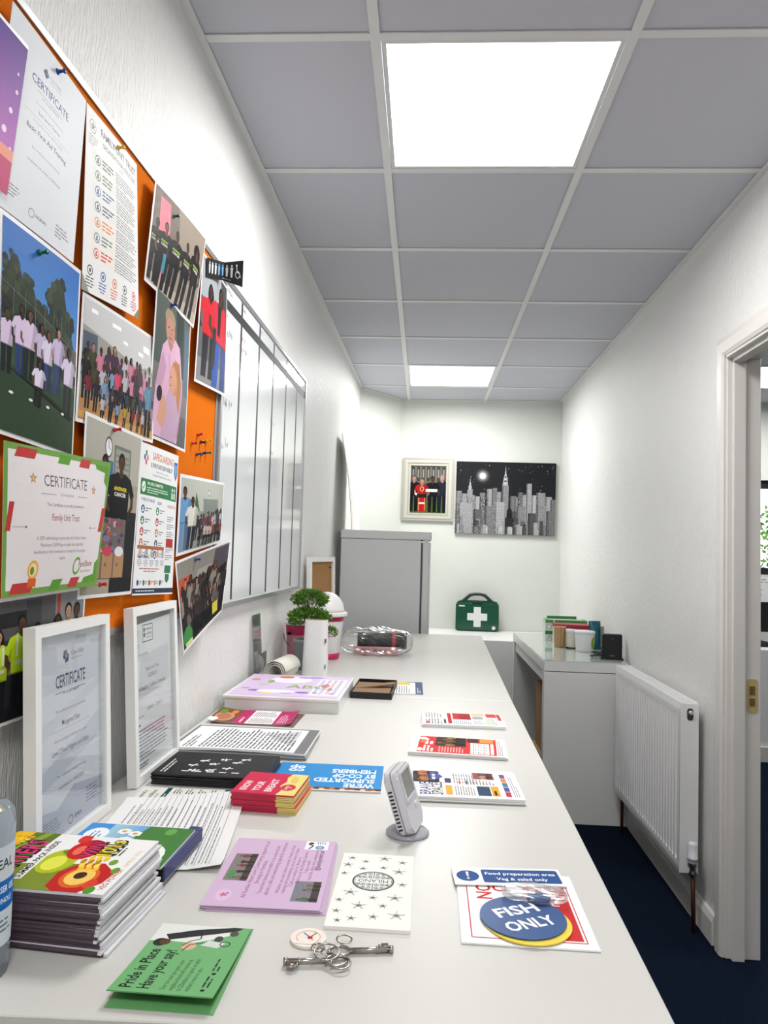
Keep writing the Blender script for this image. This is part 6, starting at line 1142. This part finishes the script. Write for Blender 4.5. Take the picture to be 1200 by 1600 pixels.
# radiator
rd = thing('radiator', 'white fluted panel radiator on the right wall', 'radiator', (0, 0, 0)); M_rad = mat('radiator_white', rgb(232, 232, 232), rough=.3, noise=.015)
RY0, RY1, RX, RZ0, RZ1 = 1.07, 1.945, 1.083, .190, .790
NF = 26; P_ = (RY1-RY0-.03)/NF; ys = [RY0]; offs = [0.0]
for i in range(NF):
    y = RY0+.015+i*P_
    for f_, o_ in ((0, 0), (.30, 0), (.42, 1), (.72, 1), (.84, 0)): ys.append(y+f_*P_); offs.append(o_)
ys.append(RY1); offs.append(0); zs = [RZ0, RZ0+.022, RZ0+.040, RZ0+.050, RZ1-.052, RZ1-.042, RZ1-.024, RZ1]; tz = [0, 0, 0, 1, 1, 0, 0, 0]
bm = bmesh.new(); A = [[bm.verts.new((RX+.011*o_*t_+(.004 if j in (0, 7) else 0), y, z)) for j, (z, t_) in enumerate(zip(zs, tz))] for y, o_ in zip(ys, offs)]
for i in range(len(ys)-1):
    for j in range(7): bm.faces.new((A[i][j], A[i][j+1], A[i+1][j+1], A[i+1][j]))
bmesh.ops.recalc_face_normals(bm, faces=bm.faces[:]); o = mesh_obj('front_panel', bm, M_rad, rd)
mesh_obj('core', bx(RX+.009, RY0+.004, RZ0+.004, RX+.06, RY1-.004, RZ1-.016), M_rad, rd)
mesh_obj('side_panel', bx(RX+.001, RY0-.002, RZ0+.002, 1.150, RY0+.001, RZ1-.002, bev=.001), M_rad, rd); mesh_obj('side_panel', bx(RX+.001, RY1-.001, RZ0+.002, 1.150, RY1+.002, RZ1-.002, bev=.001), M_rad, rd)
mesh_obj('back_panel', bx(1.142, RY0+.01, RZ0, 1.150, RY1-.01, RZ1-.004), M_rad, rd)
mesh_obj('top_rail', bx(RX+.004, RY0, RZ1-.004, RX+.012, RY1, RZ1+.001), M_rad, rd); mesh_obj('top_rail', bx(1.140, RY0, RZ1-.004, 1.150, RY1, RZ1+.001), M_rad, rd)
gl = bmesh.new()
for i in range(44): y = RY0+.004+i*(RY1-RY0-.008)/44; box(gl, RX+.012, y, RZ1-.006, 1.140, y+.012, RZ1-.002)
mesh_obj('top_grille', gl, M_rad, rd)['kind'] = 'stuff'
hb = prism(rrect(1.108, .728, 1.130, .772, .0105), -.0012, .0)
for v in hb.verts: v.co = Vector((v.co.x, RY0-.002+v.co.z, v.co.y))
bmesh.ops.recalc_face_normals(hb, faces=hb.faces[:]); mesh_obj('bleed_opening', hb, mat('dark_opening', rgb(70, 70, 68), rough=.7), rd)
hb = lathe([(.008, 0), (.008, .010), (.006, .012), (.003, .012)], 16); mesh_obj('bleed_valve', hb, mat('chrome', rgb(220, 220, 220), rough=.2, metal=.6), rd, True, (1.1195, RY0-.002, .757), (PI/2, 0, 0))
tv = mesh_obj('thermostatic_head', lathe([(.016, 0), (.0175, .002), (.0175, .022), (.0155, .024), (.0155, .062), (.0145, .068), (.009, .070)], 24), mat('valve_white', rgb(226, 226, 232), rough=.35), rd, True, (1.122, RY0-.028, .240))
mesh_obj('scale_ring', lathe([(.0178, .006), (.018, .008), (.018, .014), (.0178, .016)], 24, cap=False), mat('scale_grey', rgb(150, 150, 156)), tv)
mesh_obj('valve_body', lathe([(.009, 0), (.013, .002), (.013, .014), (.010, .018), (.010, .034), (.0125, .036), (.0125, .048)], 12), mat('chrome_dull', rgb(120, 116, 110), rough=.3, metal=.9), rd, True, (1.122, RY0-.028, .192))
mesh_obj('valve_tail', tube([(1.122, RY0-.028, .222), (1.122, RY0+.012, .222)], .009, 12), mat('chrome_dull', rgb(120, 116, 110)), rd, True); mesh_obj('pipe', tube([(1.122, RY0-.028, .195), (1.124, RY0-.028, .10), (1.126, RY0-.028, 0)], .0075, 12), M_copper, rd, True)
mesh_obj('pipe', tube([(1.115, RY1-.02, .20), (1.115, RY1-.02, 0)], .0075, 12), M_copper, rd, True)
for y in (RY0+.13, RY1-.13): mesh_obj('bracket', bx(1.150, y, .32, xr(y)-.0005, y+.03, .70), mat('bracket_grey', rgb(150, 152, 152), rough=.4, metal=.3), rd)
# ================================================================== glimpsed through the doorway
mo = thing('monitor', 'black screen standing on the office window ledge', 'monitor', (2.52, 3.78, .7255)); mesh_obj('screen', bx(-.25, 0, .075, .25, .02, .29, bev=.004), M_black, mo); mesh_obj('stand', bx(-.03, .02, 0, .03, .04, .2), M_black, mo); mesh_obj('foot', bx(-.10, -.05, 0, .10, .09, .012, bev=.003), M_black, mo)
k = Ink(); k.greek(12, 12, 285, 198, 9, (.3, .3, .32), 5, 5)
page('office_notice', 'white handwritten notice on the office wall under the window', 'notice', lambda u, v, h: Vector((u/1000*1.9, -h, v/1000*.9)), 297, 210, M_paper, (), (), .0005, k, None, (2.2, YA-.0012, 1.005))
kb_ = thing('keyboard', 'dark keyboard on the office window ledge', 'keyboard', (2.50, 3.55, .7255)); mesh_obj('case', bx(-.22, -.07, 0, .22, .07, .018, bev=.004), M_black, kb_)
kk = bmesh.new()
for i in range(14):
    for j in range(4): box(kk, -.20+i*.0285, -.052+j*.027, .018, -.20+i*.0285+.024, -.052+j*.027+.022, .023)
mesh_obj('keys', kk, mat('key_black', rgb(40, 40, 42), rough=.5), kb_)['kind'] = 'stuff'
M_hedge = mat('hedge', rgb(110, 150, 60), rough=.7, noise=.4, nscale=30)
hb = bmesh.new(); r = random.Random(6)
for i in range(9000):
    p = Vector((r.uniform(.5, 8), r.uniform(6.2, 7.2), r.uniform(.0, 1.9))); d_ = Vector((r.uniform(-1, 1), r.uniform(-1, .3), r.uniform(-.4, 1))).normalized(); s_ = d_.cross(Vector((r.uniform(-1, 1), r.uniform(-1, 1), r.uniform(-1, 1)))).normalized()*.02; e = p+d_*.085
    hb.faces.new([hb.verts.new(q) for q in (p, (p+e)/2+s_, e, (p+e)/2-s_)])
tag(mesh_obj('garden_hedge', hb, M_hedge), 'green leafy hedge outside the office window', 'hedge', None, 'stuff')
struct('ground_outside', bx(-3, 4.36, -.3, 14, 14, -.1), mat('lawn', rgb(96, 120, 60), rough=.9, noise=.3, nscale=12))
